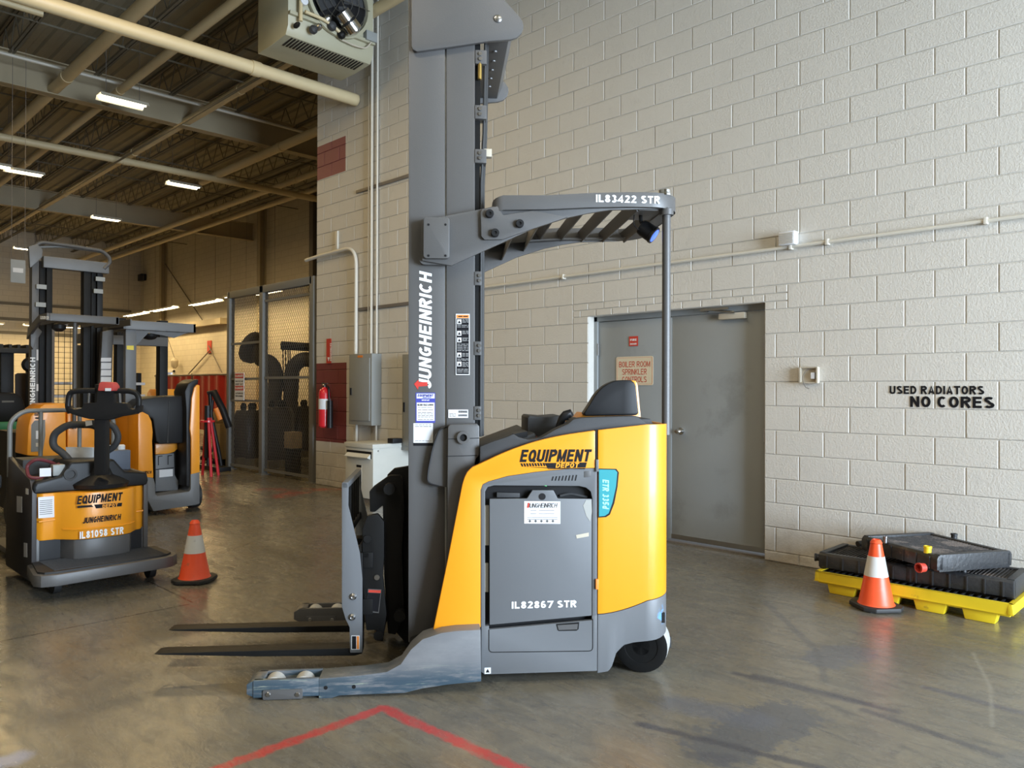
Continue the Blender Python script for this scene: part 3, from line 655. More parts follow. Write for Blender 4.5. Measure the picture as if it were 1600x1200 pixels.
# ------------------------------------------------------------ boiler room double door
DX0, DX1, DY = S0+DS0, S0+DS1, WALLY+.115
door = fin('door_1', abox(B(), DX0, DX0+.045, DY-.02, DY+.08, 0, DZT), DOR, kind='structure', bev=.003)
for nm, x0, x1, z0, z1 in (('jamb', DX1-.045, DX1, 0, DZT), ('head', DX0, DX1, DZT-.05, DZT)): fin(nm, abox(B(), x0, x1, DY-.02, DY+.08, z0, z1), DOR, door, bev=.003)
fin('threshold', abox(B(), DX0, DX1, DY-.04, DY+.08, 0, .012), STR, door)
XM = onY(1046, 600, DY).x
lf = fin('door_leaf', abox(B(), DX0+.048, XM-.003, DY, DY+.045, .03, DZT-.055), DOR, door, bev=.003)
lf2 = fin('door_leaf', abox(B(), XM+.002, DX1-.048, DY-.004, DY+.041, .03, DZT-.055), DOR, door, bev=.003)
fin('astragal', abox(B(), XM-.03, XM+.03, DY-.010, DY-.004, .03, DZT-.06), DOR, lf2, bev=.002)
fin('kick_strip', abox(B(), XM+.03, DX1-.05, DY-.010, DY-.004, .035, .075), STL, lf2)
for z in (.25, 1.05, 1.85):
    fin('hinge', cyl(B(), (DX0+.05, DY-.012, z-.06), (DX0+.05, DY-.012, z+.06), .012, 10), STL, lf); fin('hinge', cyl(B(), (DX1-.05, DY-.012, z-.06), (DX1-.05, DY-.012, z+.06), .012, 10), STL, lf2)
kn = onY(1059, 674, DY-.06)
fin('door_knob', lathe(B(), [(.034, .0), (.034, .008), (.014, .012), (.014, .035), (.026, .045), (.03, .06), (.022, .074), (.004, .078)], (kn.x, DY-.004, kn.z), (0, -1, 0), 20), CHR, lf2, label='round chrome door knob')
a = onY(1123, 497, DY-.05); b_ = onY(1164, 490, DY-.05); z = (a.z+b_.z)/2
cl = fin('door_closer', abox(B(), a.x, b_.x, DY-.06, DY-.004, z-.028, z+.028), BEI, lf2, bev=.01)
e0 = onY(1104, 481, DY-.05)
fin('closer_arm', tube(B(), [((a.x+b_.x)/2+.04, DY-.07, z+.03), (e0.x+.02, DY-.10, z+.07), (e0.x, DY-.03, DZT-.03)], .011, 8), STL, lf2)
fin('closer_arm', abox(B(), e0.x-.03, (a.x+b_.x)/2, DY-.11, DY-.10, z+.055, z+.075), STL, lf2)
# boiler room sign
yk = DY-.004
p_ = onY(963, 603, yk); q_ = onY(1021, 556, yk); sw, sh = q_.x-p_.x, .285
sgn = fin('door_sign', prism(B(), rrect(p_.x, q_.x, q_.z-sh, q_.z, .02), yk-.003, yk), mat('cream sign', (.66, .58, .42), .5)); tag(sgn, 'cream sign with red letters BOILER ROOM SPRINKLER CONTROLS on the left door leaf', 'sign')
for k, s in enumerate(('BOILER ROOM', 'SPRINKLER', 'CONTROLS')):
    ww = sw*(.84, .66, .66)[k]; textm('lettering', s, RTX, (p_.x+(sw-ww)/2, yk-.0035, q_.z-.105-k*.075), (1, 0, 0), (0, 0, 1), ww, .056, sgn, bold=.0)
bd = B(); hexa(bd, [(x, yk-.0036, z) for x, z in rrect(p_.x+.012, q_.x-.012, q_.z-sh+.012, q_.z-.012, .014)], [(x, yk-.003, z) for x, z in rrect(p_.x+.012, q_.x-.012, q_.z-sh+.012, q_.z-.012, .014)])
bd2 = fin('border', tube(B(), [(x, yk-.003, z) for x, z in rrect(p_.x+.012, q_.x-.012, q_.z-sh+.012, q_.z-.012, .014)]+[(q_.x-.012, yk-.003, q_.z-.026)], .0012, 4), RTX, sgn); bd.free()
p_ = onY(983, 541, yk); q_ = onY(997, 525, yk)
sgn = fin('fire_door_sticker', abox(B(), p_.x, q_.x, yk-.002, yk, p_.z, q_.z), RTX); tag(sgn, 'small square red sticker above the boiler room sign', 'sticker')
textm('lettering', 'FIRE', WTX, (p_.x+.015, yk-.0024, p_.z+.05), (1, 0, 0), (0, 0, 1), (q_.x-p_.x)-.03, .022, sgn); textm('lettering', 'DOOR', WTX, (p_.x+.015, yk-.0024, p_.z+.012), (1, 0, 0), (0, 0, 1), (q_.x-p_.x)-.03, .018, sgn)
# ------------------------------------------------------------ the reach truck in front
class Frame:
    """local frame of a standing machine: u along it, v away from the viewer's side, z up"""
    def __init__(s, o, ang): s.o = Vector(o); s.a = ang; s.U = Vector((math.cos(ang), math.sin(ang), 0)); s.V = Vector((-math.sin(ang), math.cos(ang), 0))
    def P(s, px, py, v=0):
        d = ray(px, py); c = s.o+s.V*v; t = (c-CAM).dot(s.V)/d.dot(s.V); p = CAM+d*t
        return ((p-s.o).dot(s.U), p.z)
    def G(s, px, py, z):
        p = onZ(px, py, z); return ((p-s.o).dot(s.U), (p-s.o).dot(s.V))
    def pts(s, L_, v=0): return [s.P(x, y, v) for x, y in L_]
A0 = -YAW+math.radians(5.3)
o0 = onZ(757, 1054, .05)
F = Frame((o0.x, o0.y, 0), A0)
T = empty('reach_truck', (o0.x, o0.y, 0), A0); tag(T, 'large yellow and grey reach truck with tall mast in the foreground', 'forklift')
def panel(name, L_, v0, v1, m, parent=T, bev=.004, label=None): return fin(name, prism(B(), F.pts(L_, v0), v0, v1), m, parent, bev=bev, label=label)
def ttext(s, m, x0, yb, x1, yt, v, parent, bold=.012, shear=0, name='lettering'):
    a = F.P(x0, yb, v); b_ = F.P(x1, yb, v); t = F.P(x0, yt, v)
    return textm(name, s, m, (a[0], v-.0008, a[1]), (1, 0, 0), (0, 0, 1), b_[0]-a[0], t[1]-a[1], parent, bold=bold, shear=shear)
def arc(pts, n=6):
    """smooth curve through image points (Catmull-Rom)"""
    out = []; P = [Vector(p) for p in pts]; P = [P[0]*2-P[1]]+P+[P[-1]*2-P[-2]]
    for i in range(1, len(P)-2):
        for k in range(n):
            t = k/n; out.append(tuple(.5*((2*P[i])+(-P[i-1]+P[i+1])*t+(2*P[i-1]-5*P[i]+4*P[i+1]-P[i+2])*t*t+(-P[i-1]+3*P[i]-3*P[i+1]+P[i+2])*t**3)))
    out.append(tuple(P[-2])); return out
top = arc([(750, 724.6), (793, 705), (836.5, 690), (880, 680), (930, 672.6)], 4)
low = [(930, 731.5), (897, 732), (860, 735), (836.5, 737.6), (793, 744), (763, 752.5), (754, 757), (751, 766)]
yp = [(676.5, 986.5), (700, 873), (722.5, 757), (726, 746), (730, 738), (738, 730)]+top+low+[(751, 981)]
cover = panel('side_cover', yp, -.004, .03, YEL, bev=.005, label='yellow front side cover')
# body core behind the shells
core = [(692, 984), (722, 840), (738, 735), (793, 712), (880, 686), (934, 678), (934, 1046), (757, 1052), (752, 1000)]
BW = 1.10
fin('body_core', prism(B(), F.pts(core, .05), .05, BW-.03), DRK, T)
fin('far_side_cover', prism(B(), F.pts(yp, 0), BW-.03, BW), YEL, T, bev=.005)
# chassis side: strip above the battery opening, right post, lower panel
strip = [(751.5, 765)]+low[::-1][1:]+[(933, 731), (933, 1048), (925.5, 1049), (925.5, 778), (923, 768), (916, 762), (905, 759.5), (772, 758.5), (762, 761), (758, 768), (758, 980), (751.5, 981)]
panel('chassis_side', strip, 0, .028, GRL, bev=.003, label='grey chassis side around the battery opening')
lp = [(752, 978.5), (764, 978), (764, 984), (925, 969), (925, 962), (933, 961), (933, 1048.5), (757, 1054), (752, 1050)]
lowp = panel('lower_side_plate', lp, -.002, .028, GRL, bev=.003)
a_, b_ = F.P(766, 1017, -.003), F.P(926, 967, -.003)
fin('seam', tube(B(), bend([(*F.P(764, 984, -.003)[:1], -.002, F.P(764, 984, -.003)[1]), (F.P(764, 984)[0], -.002, F.P(764, 1019)[1]), (F.P(926, 1017)[0], -.002, F.P(926, 1017)[1]), (F.P(926, 967)[0], -.002, F.P(926, 967)[1])], .02), .0022, 6), BLK, lowp)
sl = [(869, 975), (905, 972), (904, 983), (901, 985.5), (873, 986), (871, 984)]
fin('grip_slot', prism(B(), F.pts(sl, -.003), -.0032, -.001), DRK, lowp); fin('slot_lip', prism(B(), F.pts([(871, 977), (903, 975), (902, 983.5), (873, 984.5)], -.004), -.004, -.003), GRY, lowp)
fin('lift_point_mark', prism(B(), F.pts([(757, 1053), (767, 1052.5), (767, 1043), (757, 1043.5)], -.003), -.0032, -.002), WHT, lowp); fin('hook_symbol', prism(B(), F.pts([(759, 1051), (765, 1050.7), (762, 1045)], -.004), -.004, -.0032), BTX, lowp)
vs = None
for k in range(8):
    x = 861.5+k*5.2; y0 = 751; y1 = 744.5-k*.35
    fin('vent_slot', prism(B(), F.pts([(x, y0), (x+2, y0), (x+4, y1), (x+2, y1)], -.001), -.0012, .002), BLK, T)
fin('filler_plate', prism(B(), F.pts([(913, 746), (923, 745), (923, 736), (913, 736.5)], -.002), -.002, .002), GRY, T, bev=.001)
fin('status_light', prism(B(), F.pts([(846, 758), (854, 759.5), (854, 757), (850, 757)], .01), .005, .02), mat('green glow', (.1, .8, .2), .4, emit=(.1, 1, .25), es=1.2), T)
# battery
fin('battery_recess', prism(B(), F.pts([(757, 758), (926, 758), (926, 980), (757, 985)], .045), .044, .05), BLK, T)
bp_ = panel('battery_door', [(765, 976.5), (765, 779.5), (823.6, 779), (832, 766), (864.7, 766), (871.5, 779), (925, 779.5), (925, 962)], .004, .02, GRL, bev=.003, label='grey battery door plate with a lifting tab')
c_ = F.P(847.5, 776, 0); fin('lifting_hole', lathe(B(), [(.0165, 0), (.0165, .003)], (c_[0], .0038, c_[1]), (0, -1, 0), 16), BLK, bp_)
fin('battery_case', prism(B(), F.pts([(757.5, 790), (764, 790), (764, 852), (757.5, 852)], .03), .03, .045), BEI, T)
fin('battery_case', prism(B(), F.pts([(757.5, 880), (763, 880), (763, 925), (757.5, 925)], .03), .03, .045), BEI, T)
fin('cable_tray', prism(B(), F.pts([(776, 777), (812, 777), (812, 770), (776, 769)], .03), .02, .05), CHA, T, bev=.003)
fin('cable', tube(B(), bend([(F.P(875, 777, .03)[0], .035, F.P(875, 775, .03)[1]), (F.P(890, 772, .03)[0], .035, F.P(890, 771, .03)[1]), (F.P(918, 776, .03)[0], .035, F.P(918, 777, .03)[1])], .05), .006, 6), CHA, T)
st = fin('rental_plate', prism(B(), F.pts([(819, 818), (875.5, 818.5), (875.5, 783.5), (819, 783)], .003), .0025, .004), WHT, bp_)
ttext('JUNGHEINRICH', BTX, 823.5, 793.5, 871, 786.5, .0022, T, bold=0, shear=.2)
def flat(L_, v, m, parent=T, name='print'): return fin(name, prism(B(), F.pts(L_, v), v-.0008, v), m, parent)
flat([(823.5, 793.5), (826, 793.5), (827.5, 786), (825, 785.5)], .0014, RTX, T)
bmp = B()
for y in (797, 802.5, 808.5, 811):
    for x0, x1 in ((829, 838), (842, 866)) if y < 805 else ((824, 871),):
        prism(bmp, F.pts([(x0, y+.6), (x1, y+.6), (x1, y), (x0, y)], .002), .0014, .0024)
for k in range(5):
    x = 828+k*9; prism(bmp, F.pts([(x-2.2, 814.2), (x, 816.6), (x+2.2, 814.2), (x, 811.8)], .002), .0014, .0024)
fin('small_print', bmp, GRY, T)
flat([(901, 841.5), (920, 838), (920, 832), (900, 836)], .003, BEI, T, 'torn_tape')
flat([(911, 790), (916, 781), (924, 781), (925, 800), (922, 815), (916, 806)], .0035, mat('grimy residue', (.35, .35, .33), .7), T, 'residue_patch')
ttext('IL82867 STR', WTX, 799.5, 951, 900.5, 940, .003, T, bold=.03)
ttext('EQUIPMENT', BTX, 812, 722, 925, 702.5, -.005, T, bold=.035, shear=.25)
flat([(817, 729.5), (930-16, 733), (914, 732), (853, 731.5)], -.0048, BTX, T)
for k in range(9):
    x = 813.5+k*4.3; flat([(x+2, 729-.1*k), (x+4.4, 728.9-.1*k), (x+2.6, 724-.1*k), (x, 724.1-.1*k)], -.0052, BTX, T)
flat([(856, 731.5), (915, 730.5), (917, 722.5), (851, 723.5)], -.0052, BTX, T); ttext('DEPOT', YEL, 868, 731, 905, 723.3, -.0062, T, bold=.03, shear=.15)
flat([(856, 733), (915, 732), (915, 731.2), (856, 732.1)], -.0052, BTX, T)
# rear door: shell that turns the corner at the back
u0, zt0 = F.P(934.4, 672, 0); u1, zt1 = F.P(1053, 663, 0); uR = u1-.005
def shell(name, path, m, th=.025, bev=.003, parent=T, label=None):
    """path: (u, v, zbot, ztop); thickness towards the inside"""
    bm = B(); n = len(path); outv = []
    for i, (u, v, zb, zt) in enumerate(path):
        a = Vector(path[max(i-1, 0)][:2]); c = Vector(path[min(i+1, n-1)][:2]); t = (c-a).normalized(); nn = Vector((-t.y, t.x))
        outv.append([bm.verts.new((u, v, zb)), bm.verts.new((u, v, zt)), bm.verts.new((u+nn.x*th, v+nn.y*th, zt)), bm.verts.new((u+nn.x*th, v+nn.y*th, zb))])
    for i in range(n-1):
        for k in range(4): bm.faces.new((outv[i][k], outv[i][(k+1) % 4], outv[i+1][(k+1) % 4], outv[i+1][k]))
    bm.faces.new(outv[0][::-1]); bm.faces.new(outv[-1]); bmesh.ops.recalc_face_normals(bm, faces=bm.faces)
    return fin(name, bm, m, parent, bev=bev, label=label)
CR = .13
zb0 = F.P(938, 959)[1]; zbc = F.P(1020, 946)[1]; zbe = F.P(1053, 928)[1]
def rp(zb, zt, full=True):
    p = []
    for k in range(9): t = k/8; p.append((u0+(uR-CR-u0)*t, -.004, zb(t*.8), zt(t)))
    for k in range(1, 9): a = PI/2*k/8; p.append((uR-CR+CR*math.sin(a), -.004+CR-CR*math.cos(a), zb(.8+.2*k/8), zt(1)))
    p.append((uR, .5, zb(1)+.005, zt(1))); p.append((uR, BW-CR, zb(1), zt(1)))
    for k in range(1, 9): a = PI/2*k/8; p.append((uR-CR+CR*math.cos(a), BW-CR+CR*math.sin(a), zb(1), zt(1)))
    p.append((u0, BW, zb(0), zt(0)))
    return p
def zbd(t): return zb0+(zbe-zb0)*(t**1.7)
teau = F.P(966, 733)[0]
rdoor = shell('rear_cover', rp(zbd, lambda t: zt0+(zt1-zt0)*min(t, 1)), YEL, label='yellow rear cover rounding the back corner')
# skirt with the wheel arch
def arch(u):
    x = [F.P(960, 1030)[0], F.P(966, 1015)[0], F.P(988, 1003)[0], F.P(1010, 1000)[0]]
    pts_ = [(F.P(933, 1052)[0], F.P(933, 1052)[1]), (F.P(951, 1049)[0], F.P(951, 1049)[1]), (F.P(957, 1040)[0], F.P(957, 1040)[1]), (F.P(963, 1020)[0], F.P(963, 1020)[1]), (F.P(975, 1008)[0], F.P(975, 1008)[1]), (F.P(990, 1004)[0], F.P(990, 1004)[1]), (F.P(1030, 999)[0], F.P(1030, 1000)[1]), (F.P(1053, 992)[0], F.P(1053, 993)[1])]
    if u <= pts_[0][0]: return pts_[0][1]
    for (a, za), (b_, zb_) in zip(pts_, pts_[1:]):
        if u <= b_: return za+(zb_-za)*(u-a)/(b_-a)
    return pts_[-1][1]
sk = []
for k in range(25):
    t = k/24; u = u0+(uR-CR-u0)*t; sk.append((u, 0, arch(u), zbd(t*.8)-.004))
for k in range(1, 9): a = PI/2*k/8; u = uR-CR+CR*math.sin(a); sk.append((u, CR-CR*math.cos(a), arch(u), zbd(.8+.2*k/8)-.004))
zk = arch(uR); sk += [(uR, BW-CR, zk, zbd(1)-.004)]
for k in range(1, 9): a = PI/2*k/8; sk.append((uR-CR+CR*math.cos(a), BW-CR+CR*math.sin(a), zk, zbd(1)-.004))
sk.append((u0, BW, .06, zbd(0)-.004))
def skirt_paint():
    m = GRL.copy(); m.name = 'scuffed skirt paint'; N = m.node_tree.nodes; L = m.node_tree.links; b = N['Principled BSDF']
    src = b.inputs['Base Color'].links[0].from_socket; geo = N.new('ShaderNodeTexCoord'); nz = N.new('ShaderNodeTexNoise'); nz.inputs['Scale'].default_value = 26; nz.inputs['Detail'].default_value = 6; L.new(geo.outputs['Object'], nz.inputs['Vector'])
    for (px, py, r) in ((1040, 960, .035), (1027, 970, .022)):
        u, z = F.P(px, py, .03); d = N.new('ShaderNodeVectorMath'); d.operation = 'DISTANCE'; L.new(geo.outputs['Object'], d.inputs[0]); d.inputs[1].default_value = (u, .03, z)
        mr = N.new('ShaderNodeMapRange'); mr.inputs[1].default_value = r*1.6; mr.inputs[2].default_value = r*.6; L.new(d.outputs['Value'], mr.inputs[0])
        r2 = N.new('ShaderNodeMapRange'); r2.inputs[1].default_value = .46; r2.inputs[2].default_value = .56; L.new(nz.outputs['Fac'], r2.inputs[0])
        mu = N.new('ShaderNodeMath'); mu.operation = 'MULTIPLY'; L.new(mr.outputs[0], mu.inputs[0]); L.new(r2.outputs[0], mu.inputs[1])
        mx = N.new('ShaderNodeMix'); mx.data_type = 'RGBA'; L.new(mu.outputs[0], mx.inputs[0]); L.new(src, mx.inputs[6]); mx.inputs[7].default_value = (.12, .35, .68, 1); src = mx.outputs[2]
    L.new(src, b.inputs['Base Color']); return m
skirt = shell('rear_skirt', sk, skirt_paint(), label='grey rear skirt with blue scuffs')
for L_, cc in (([(1023, 968), (1030, 966), (1029, 973), (1024, 974)], (.10, .30, .60)), ([(1033, 962), (1044, 957), (1040, 962), (1036, 964)], (.15, .35, .65))):
    p = [F.P(x, y, .005) for x, y in L_]
fin('operator_floor', prism(B(), [(u0, .10), (uR-.03, .10), (uR-.03, .30), (u0, .30)], .24, BW-.03), DRK, T)
fin('wheel_arch_roof', prism(B(), [(u0, .27), (uR-.03, .27), (uR-.03, .32), (u0, .32)], .03, .26), DRK, T)
for L_ in ([(930.5, 672), (934, 671.8), (934, 958), (931, 960)],): flat(L_, .004, BLK, T, 'panel_gap')
# hinge lugs
for y0, y1 in ((718, 737), (905, 921)): fin('hinge', prism(B(), F.pts([(931, y1), (935.5, y1), (935.5, y0), (931, y0)], -.01), -.012, .0), ORG if y0 > 900 else GRL, T, bev=.002)
# teal decal window
tea = [(936, 733.5), (961, 734), (964.5, 738), (962.5, 760), (957, 785), (951, 802), (945, 806), (936, 807)]
teb = [(934.5, 732), (963, 732.5), (967, 738), (965, 760), (960, 786), (953, 804), (947, 808), (934.5, 808.8)]
flat(teb, -.0045, BLK, T, 'decal_surround'); flat(tea, -.0058, TEA, T, 'teal_decal')
a_ = F.P(941, 749, -.008); b_ = F.P(952, 796, -.008)
textm('lettering', 'ETR 335d', LTE, (F.P(941.5, 749, -.007)[0], -.0072, F.P(941, 749, -.007)[1]), (0, 0, -1), (1, 0, 0), abs(a_[1]-b_[1]), b_[0]-a_[0]-.004, T, bold=.02, shear=.2)
# drive wheel
wc = F.P(1001, 1008, .10); wr = wc[1]-.004; WAX = Vector((math.sin(.38), math.cos(.38), 0)); WSD = Vector((WAX.y, -WAX.x, 0))
lathe_w = lathe(B(), [(wr-.03, 0), (wr-.004, .012), (wr, .03), (wr, .13), (wr-.004, .145), (wr-.03, .155)], (wc[0], .09, wr+.002), WAX, 40)
whl = fin('drive_wheel', lathe_w, TRD, T, label='pale drive wheel tread')
fin('wheel_disc', lathe(B(), [(wr-.002, 0), (wr-.015, -.004), (wr-.05, -.002), (wr-.06, .02), (.05, .025), (.045, .0), (.002, .0)], Vector((wc[0], .09, wr+.002))-WAX*.002, WAX, 32), DRK, whl)
for k in range(6):
    a = k*PI/3+.4; fin('wheel_bolt', lathe(B(), [(.014, 0), (.014, .012), (.006, .018)], Vector((wc[0], .09, wr))+WSD*.085*math.cos(a)+Vector((0, 0, .085*math.sin(a)))+WAX*.02, -WAX, 8), STL, whl)
fin('static_strap', prism(B(), F.pts([(1044, 1013), (1049, 1012), (1049, 995), (1044, 995)], .3), .30, .33), RUB, T)
# ---- dash / cowl
cowl = [(750, 724.6)]+top[1:]+[(936, 671.8), (990, 668), (1012, 664.5), (1006, 658), (995, 650), (940, 651.5), (908, 653), (896, 655), (888, 662), (868, 671), (846, 684), (826, 687), (812, 684), (802, 678), (791, 683), (770, 690), (750, 698)]
cw = fin('cowl', prism(B(), F.pts(cowl, .035), .035, .13), CHA, T, bev=.006, label='charcoal cowl along the top of the body')
cowl2 = [(750, 698), (823, 670), (826, 690), (800, 702), (752, 722)]
fin('front_cowl', prism(B(), F.pts([(750, 697), (790, 682), (823, 670), (832, 700), (760, 716)], .5), .13, BW-.06), CHA, T, bev=.01)
rest_ = [(822.5, 690), (822.8, 652), (826, 649), (850, 651), (876, 649), (884, 662), (884, 690)]
fin('arm_rest', prism(B(), F.pts(rest_, .35), .30, .62), CHA, T, bev=.015, label='curved grey arm rest')
fin('storage_pocket', prism(B(), F.pts([(803, 678), (824, 674), (824, 688), (812, 686)], .134), .131, .28), BLK, T)
fin('emergency_button', lathe(B(), [(.012, 0), (.016, .008), (.014, .018)], (F.P(835, 685, .2)[0], .2, F.P(835, 685, .2)[1]-.008), (0, 0, 1), 12), RTX, T)
js = F.P(876, 672, .2); jt = F.P(888, 648, .2)
fin('joystick', tube(B(), [(js[0]-.01, .2, js[1]-.02), (js[0]-.006, .2, js[1]+.025), (js[0]+.008, .2, js[1]+.06), (jt[0]-.012, .2, jt[1]-.004), (jt[0]+.006, .2, jt[1]+.006), (jt[0]+.018, .2, jt[1]-.010)], [.024, .019, .021, .027, .024, .014], 14), BLK, T)
fin('joystick_boot', lathe(B(), [(.05, 0), (.045, .012), (.028, .022)], (js[0]-.01, .2, js[1]-.025), (0, 0, 1), 18), BLK, T)
# backrest pad with its yellow rim
pad = [(912, 646)]+arc([(920, 634), (931, 616), (944, 603), (958, 596), (970, 594), (985, 594)], 3)+[(991, 597), (993.5, 603), (998, 646), (994, 649), (915, 650)]
rim = [(906, 654)]+[(912, 646), (917, 642)]+[(985, 594), (993, 595), (995.5, 601), (1001, 652), (1000, 655)]
fin('seat_rim', prism(B(), F.pts([(905.5, 654), (913, 645), (940, 648), (990, 640), (987, 594), (994, 595), (996.5, 601), (1001.5, 651), (1000, 655)], .42), .42, .66), YEL, T, bev=.005, label='yellow rim behind the seat pad')
fin('seat_pad', prism(B(), F.pts(pad, .36), .36, .44), BLK, T, bev=.02, seg=3)
fin('console', prism(B(), F.pts([(905, 655), (1003, 652), (1012, 668), (900, 672)], .3), .13, .7), CHA, T, bev=.008)
kb = F.P(992, 662, .25); fin('control_knob', lathe(B(), [(.028, 0), (.02, .01), (.02, .025), (.03, .035), (.028, .05), (.01, .055)], (kb[0], .25, kb[1]-.015), (0, 0, 1), 16), BLK, T)
# ---- mast
def rail(L_, v0, v1, name='mast_rail', m=GRY, bev=.004): return fin(name, prism(B(), F.pts(L_, v0), v0, v1), m, T, bev=bev)
MV = .14
mt = [(638, 1004), (638.5, -30), (695, -30), (695, 984), (676, 988), (652, 1000)]
rail(mt, MV, MV+.10)
rail([(697.5, 990), (697.5, -30), (739, -30), (742, -30), (742, 985)], MV+.004, MV+.10)
fin('mast_gap', prism(B(), F.pts([(694, 985), (694, -30), (699, -30), (699, 985)], MV+.02), MV+.012, MV+.05), STL, T)
ul, ur = F.P(638.5, 600, MV)[0], F.P(742, 600, MV)[0]; ztop = F.P(690, -30, MV)[1]
MW = .82
for nm, a, b_ in (('mast_rail', ul, ul+.17), ('mast_rail', ul+.18, ur)): fin(nm, abox(B(), a, b_, MV+MW-.10, MV+MW, .22, ztop), GRY, T, bev=.004)
for z in (.45, 1.3, 2.55): fin('mast_crossmember', abox(B(), ul+.02, ul+.12, MV+.1, MV+MW-.1, z, z+.12), DRK, T, bev=.004)
for vv in (.36, .74): fin('lift_cylinder', cyl(B(), (ul+.22, vv, .25), (ul+.22, vv, 3.0), .03, 14), DRK, T)
# inner rail visible beside the outer one with hoses and clamps
ie = F.P(744, 600, MV+.05)[0]
fin('inner_rail', abox(B(), ur-.01, ur+.024, MV+.03, MV+.10, .9, ztop), DRK, T)
for dx, vv in ((.030, .17), (.036, .20), (.045, .23)): fin('hose', tube(B(), [(ur+dx, vv, 1.2), (ur+dx, vv, 2.5), (ur+dx+.012, vv, 2.75), (ur+dx+.02, vv, 3.3), (ur+dx+.02, vv, ztop)], .007, 8), RUB, T)
for y in (95, 180, 248, 437, 545, 645):
    z = F.P(745, y, MV+.05)[1]
    q = fin('hose_clamp', abox(B(), ur-.004, ur+(.055 if y < 300 else .032), MV+.0, MV+.07, z-.035, z+.035), GRY, T, bev=.003)
    for dz in (-.012, .014): fin('clamp_bolt', cyl(B(), (ur+.022, MV-.008, z+dz), (ur+.022, MV, z+dz), .009, 10), STL, q)
z = F.P(752, 240, .2)[1]; fin('sensor_box', abox(B(), ur+.045, ur+.085, MV+.04, MV+.08, z-.02, z+.02), BEI, T, bev=.002)
fin('hydraulic_fitting', cyl(B(), (ur+.02, MV+.01, F.P(745, 130, .2)[1]), (ur+.02, MV+.01, F.P(745, 105, .2)[1]), .011, 8), mat('brass', (.55, .38, .12), .3, 1), T)
# mast head plates
hp = [(643, -30)]+[(643, 72), (645, 77), (651, 80), (700, 73.5), (765, 64), (798, 61.5), (808, 58), (815, 51), (818, 43), (817, 34), (812, 26), (790, 2), (770, -20), (762, -30)]
hd = fin('mast_head_plate', prism(B(), F.pts(hp, MV-.03), MV-.03, MV-.008), GRY, T, bev=.003)
hp2 = F.pts(hp, MV-.03); fin('mast_head_plate', prism(B(), hp2, MV+MW+.008, MV+MW+.03), GRY, T, bev=.003)
bc = F.P(778, 29.5, MV-.03); fin('pivot_bolt', lathe(B(), [(.020, 0), (.019, .006), (.009, .01)], (bc[0], MV-.03, bc[1]), (0, -1, 0), 16), STL, hd)
cc = F.P(790, 40, MV-.03); fin('mast_head_beam', prism(B(), [(cc[0]-.10, cc[1]-.05), (cc[0]+.02, cc[1]-.05), (cc[0]+.05, cc[1]+.02), (cc[0]+.0, cc[1]+.10), (cc[0]-.08, cc[1]+.10)], MV-.01, MV+MW+.01), GRY, T, bev=.004)
for k in range(5): fin('beam_rivet', lathe(B(), [(.012, 0), (.01, .006)], (cc[0]-.04, .30+k*.12, cc[1]-.05), (0, 0, -1), 8), GRY, T)
# mast lettering (reads upwards)
def vtext(s, m, xl, xr, yb, yt, v, bold=.03, shear=.2):
    a = F.P(xl, yb, v); b_ = F.P(xl, yt, v); c_ = F.P(xr, yb, v)
    return textm('lettering', s, m, (c_[0], v-.001, a[1]), (0, 0, 1), (-1, 0, 0), b_[1]-a[1], c_[0]-a[0], T, bold=bold, shear=shear)
vtext('JUNGHEINRICH', WTX, 654.5, 674, 608, 423, MV)
flat([(647, 600), (654, 593), (654, 597), (668, 597), (668, 603), (654, 604), (653, 609)], MV-.0012, mat('logo red', (.55, .04, .03), .5), T, 'red_arrow')
# stickers
def sticker(x0, x1, y0, y1, v, m, name='sticker'): return fin(name, prism(B(), F.pts([(x0, y1), (x1, y1), (x1, y0), (x0, y0)], v), v-.001, v), m, T)
def lines(x0, x1, ys, v, m, h=.8, par=T):
    bm = B()
    for y in ys:
        xa = x0; random.seed(int(y*7))
        while xa < x1-1:
            xb = min(x1, xa+random.uniform(3, 9)); prism(bm, F.pts([(xa, y+h), (xb, y+h), (xb, y), (xa, y)], v), v-.0006, v); xa = xb+1.2
    return fin('small_print', bm, m, par)
sticker(712, 734, 490.5, 586, MV, WHT, 'warning_sticker'); sticker(713.3, 732.7, 497.5, 584.5, MV-.0012, BTX); sticker(713.3, 732.7, 492, 497, MV-.0012, ORG); lines(716, 731, (493.6,), MV-.0024, BTX, 1.6)
for y, ic in ((499, 1), (517, 1), (527.5, 1), (551, 1), (565, 1)):
    sticker(714.3, 721, y, y+7.4, MV-.0024, WHT, 'pictogram'); flat([(715.5, y+6), (720, y+6), (717.7, y+1.4)], MV-.0036, BTX, T, 'pictogram_symbol')
lines(722.5, 732, [499, 501, 503, 517, 519, 521, 528, 530, 532, 552, 554, 556, 566, 568, 570, 572], MV-.0024, mat('grey print', (.4, .4, .4), .5), .7)
lines(714.5, 732, [508, 510.5, 537.5, 540, 542.5, 545, 547.5, 560.5, 562.5, 576.5, 578.5, 581], MV-.0024, MATS['grey print'], .7)
sticker(649.5, 680, 613.5, 660.5, MV, BLU, 'dealer_sticker'); sticker(651, 679, 615, 622.5, MV-.0012, WHT); sticker(651, 679, 629, 657.5, MV-.0012, WHT)
vv = MV-.0022; ttext('EQUIPMENT', BLU, 652.5, 619.8, 677.5, 616, vv, T, bold=.03, shear=.2); ttext('DEPOT', BLU, 661, 622, 674, 620.3, vv, T)
ttext('IMPORTANT', WTX, 659, 626.3, 671, 624.3, vv+.001, T); ttext('(630) 562-4900', BTX, 652.5, 634, 677, 631.2, vv, T, bold=.02)
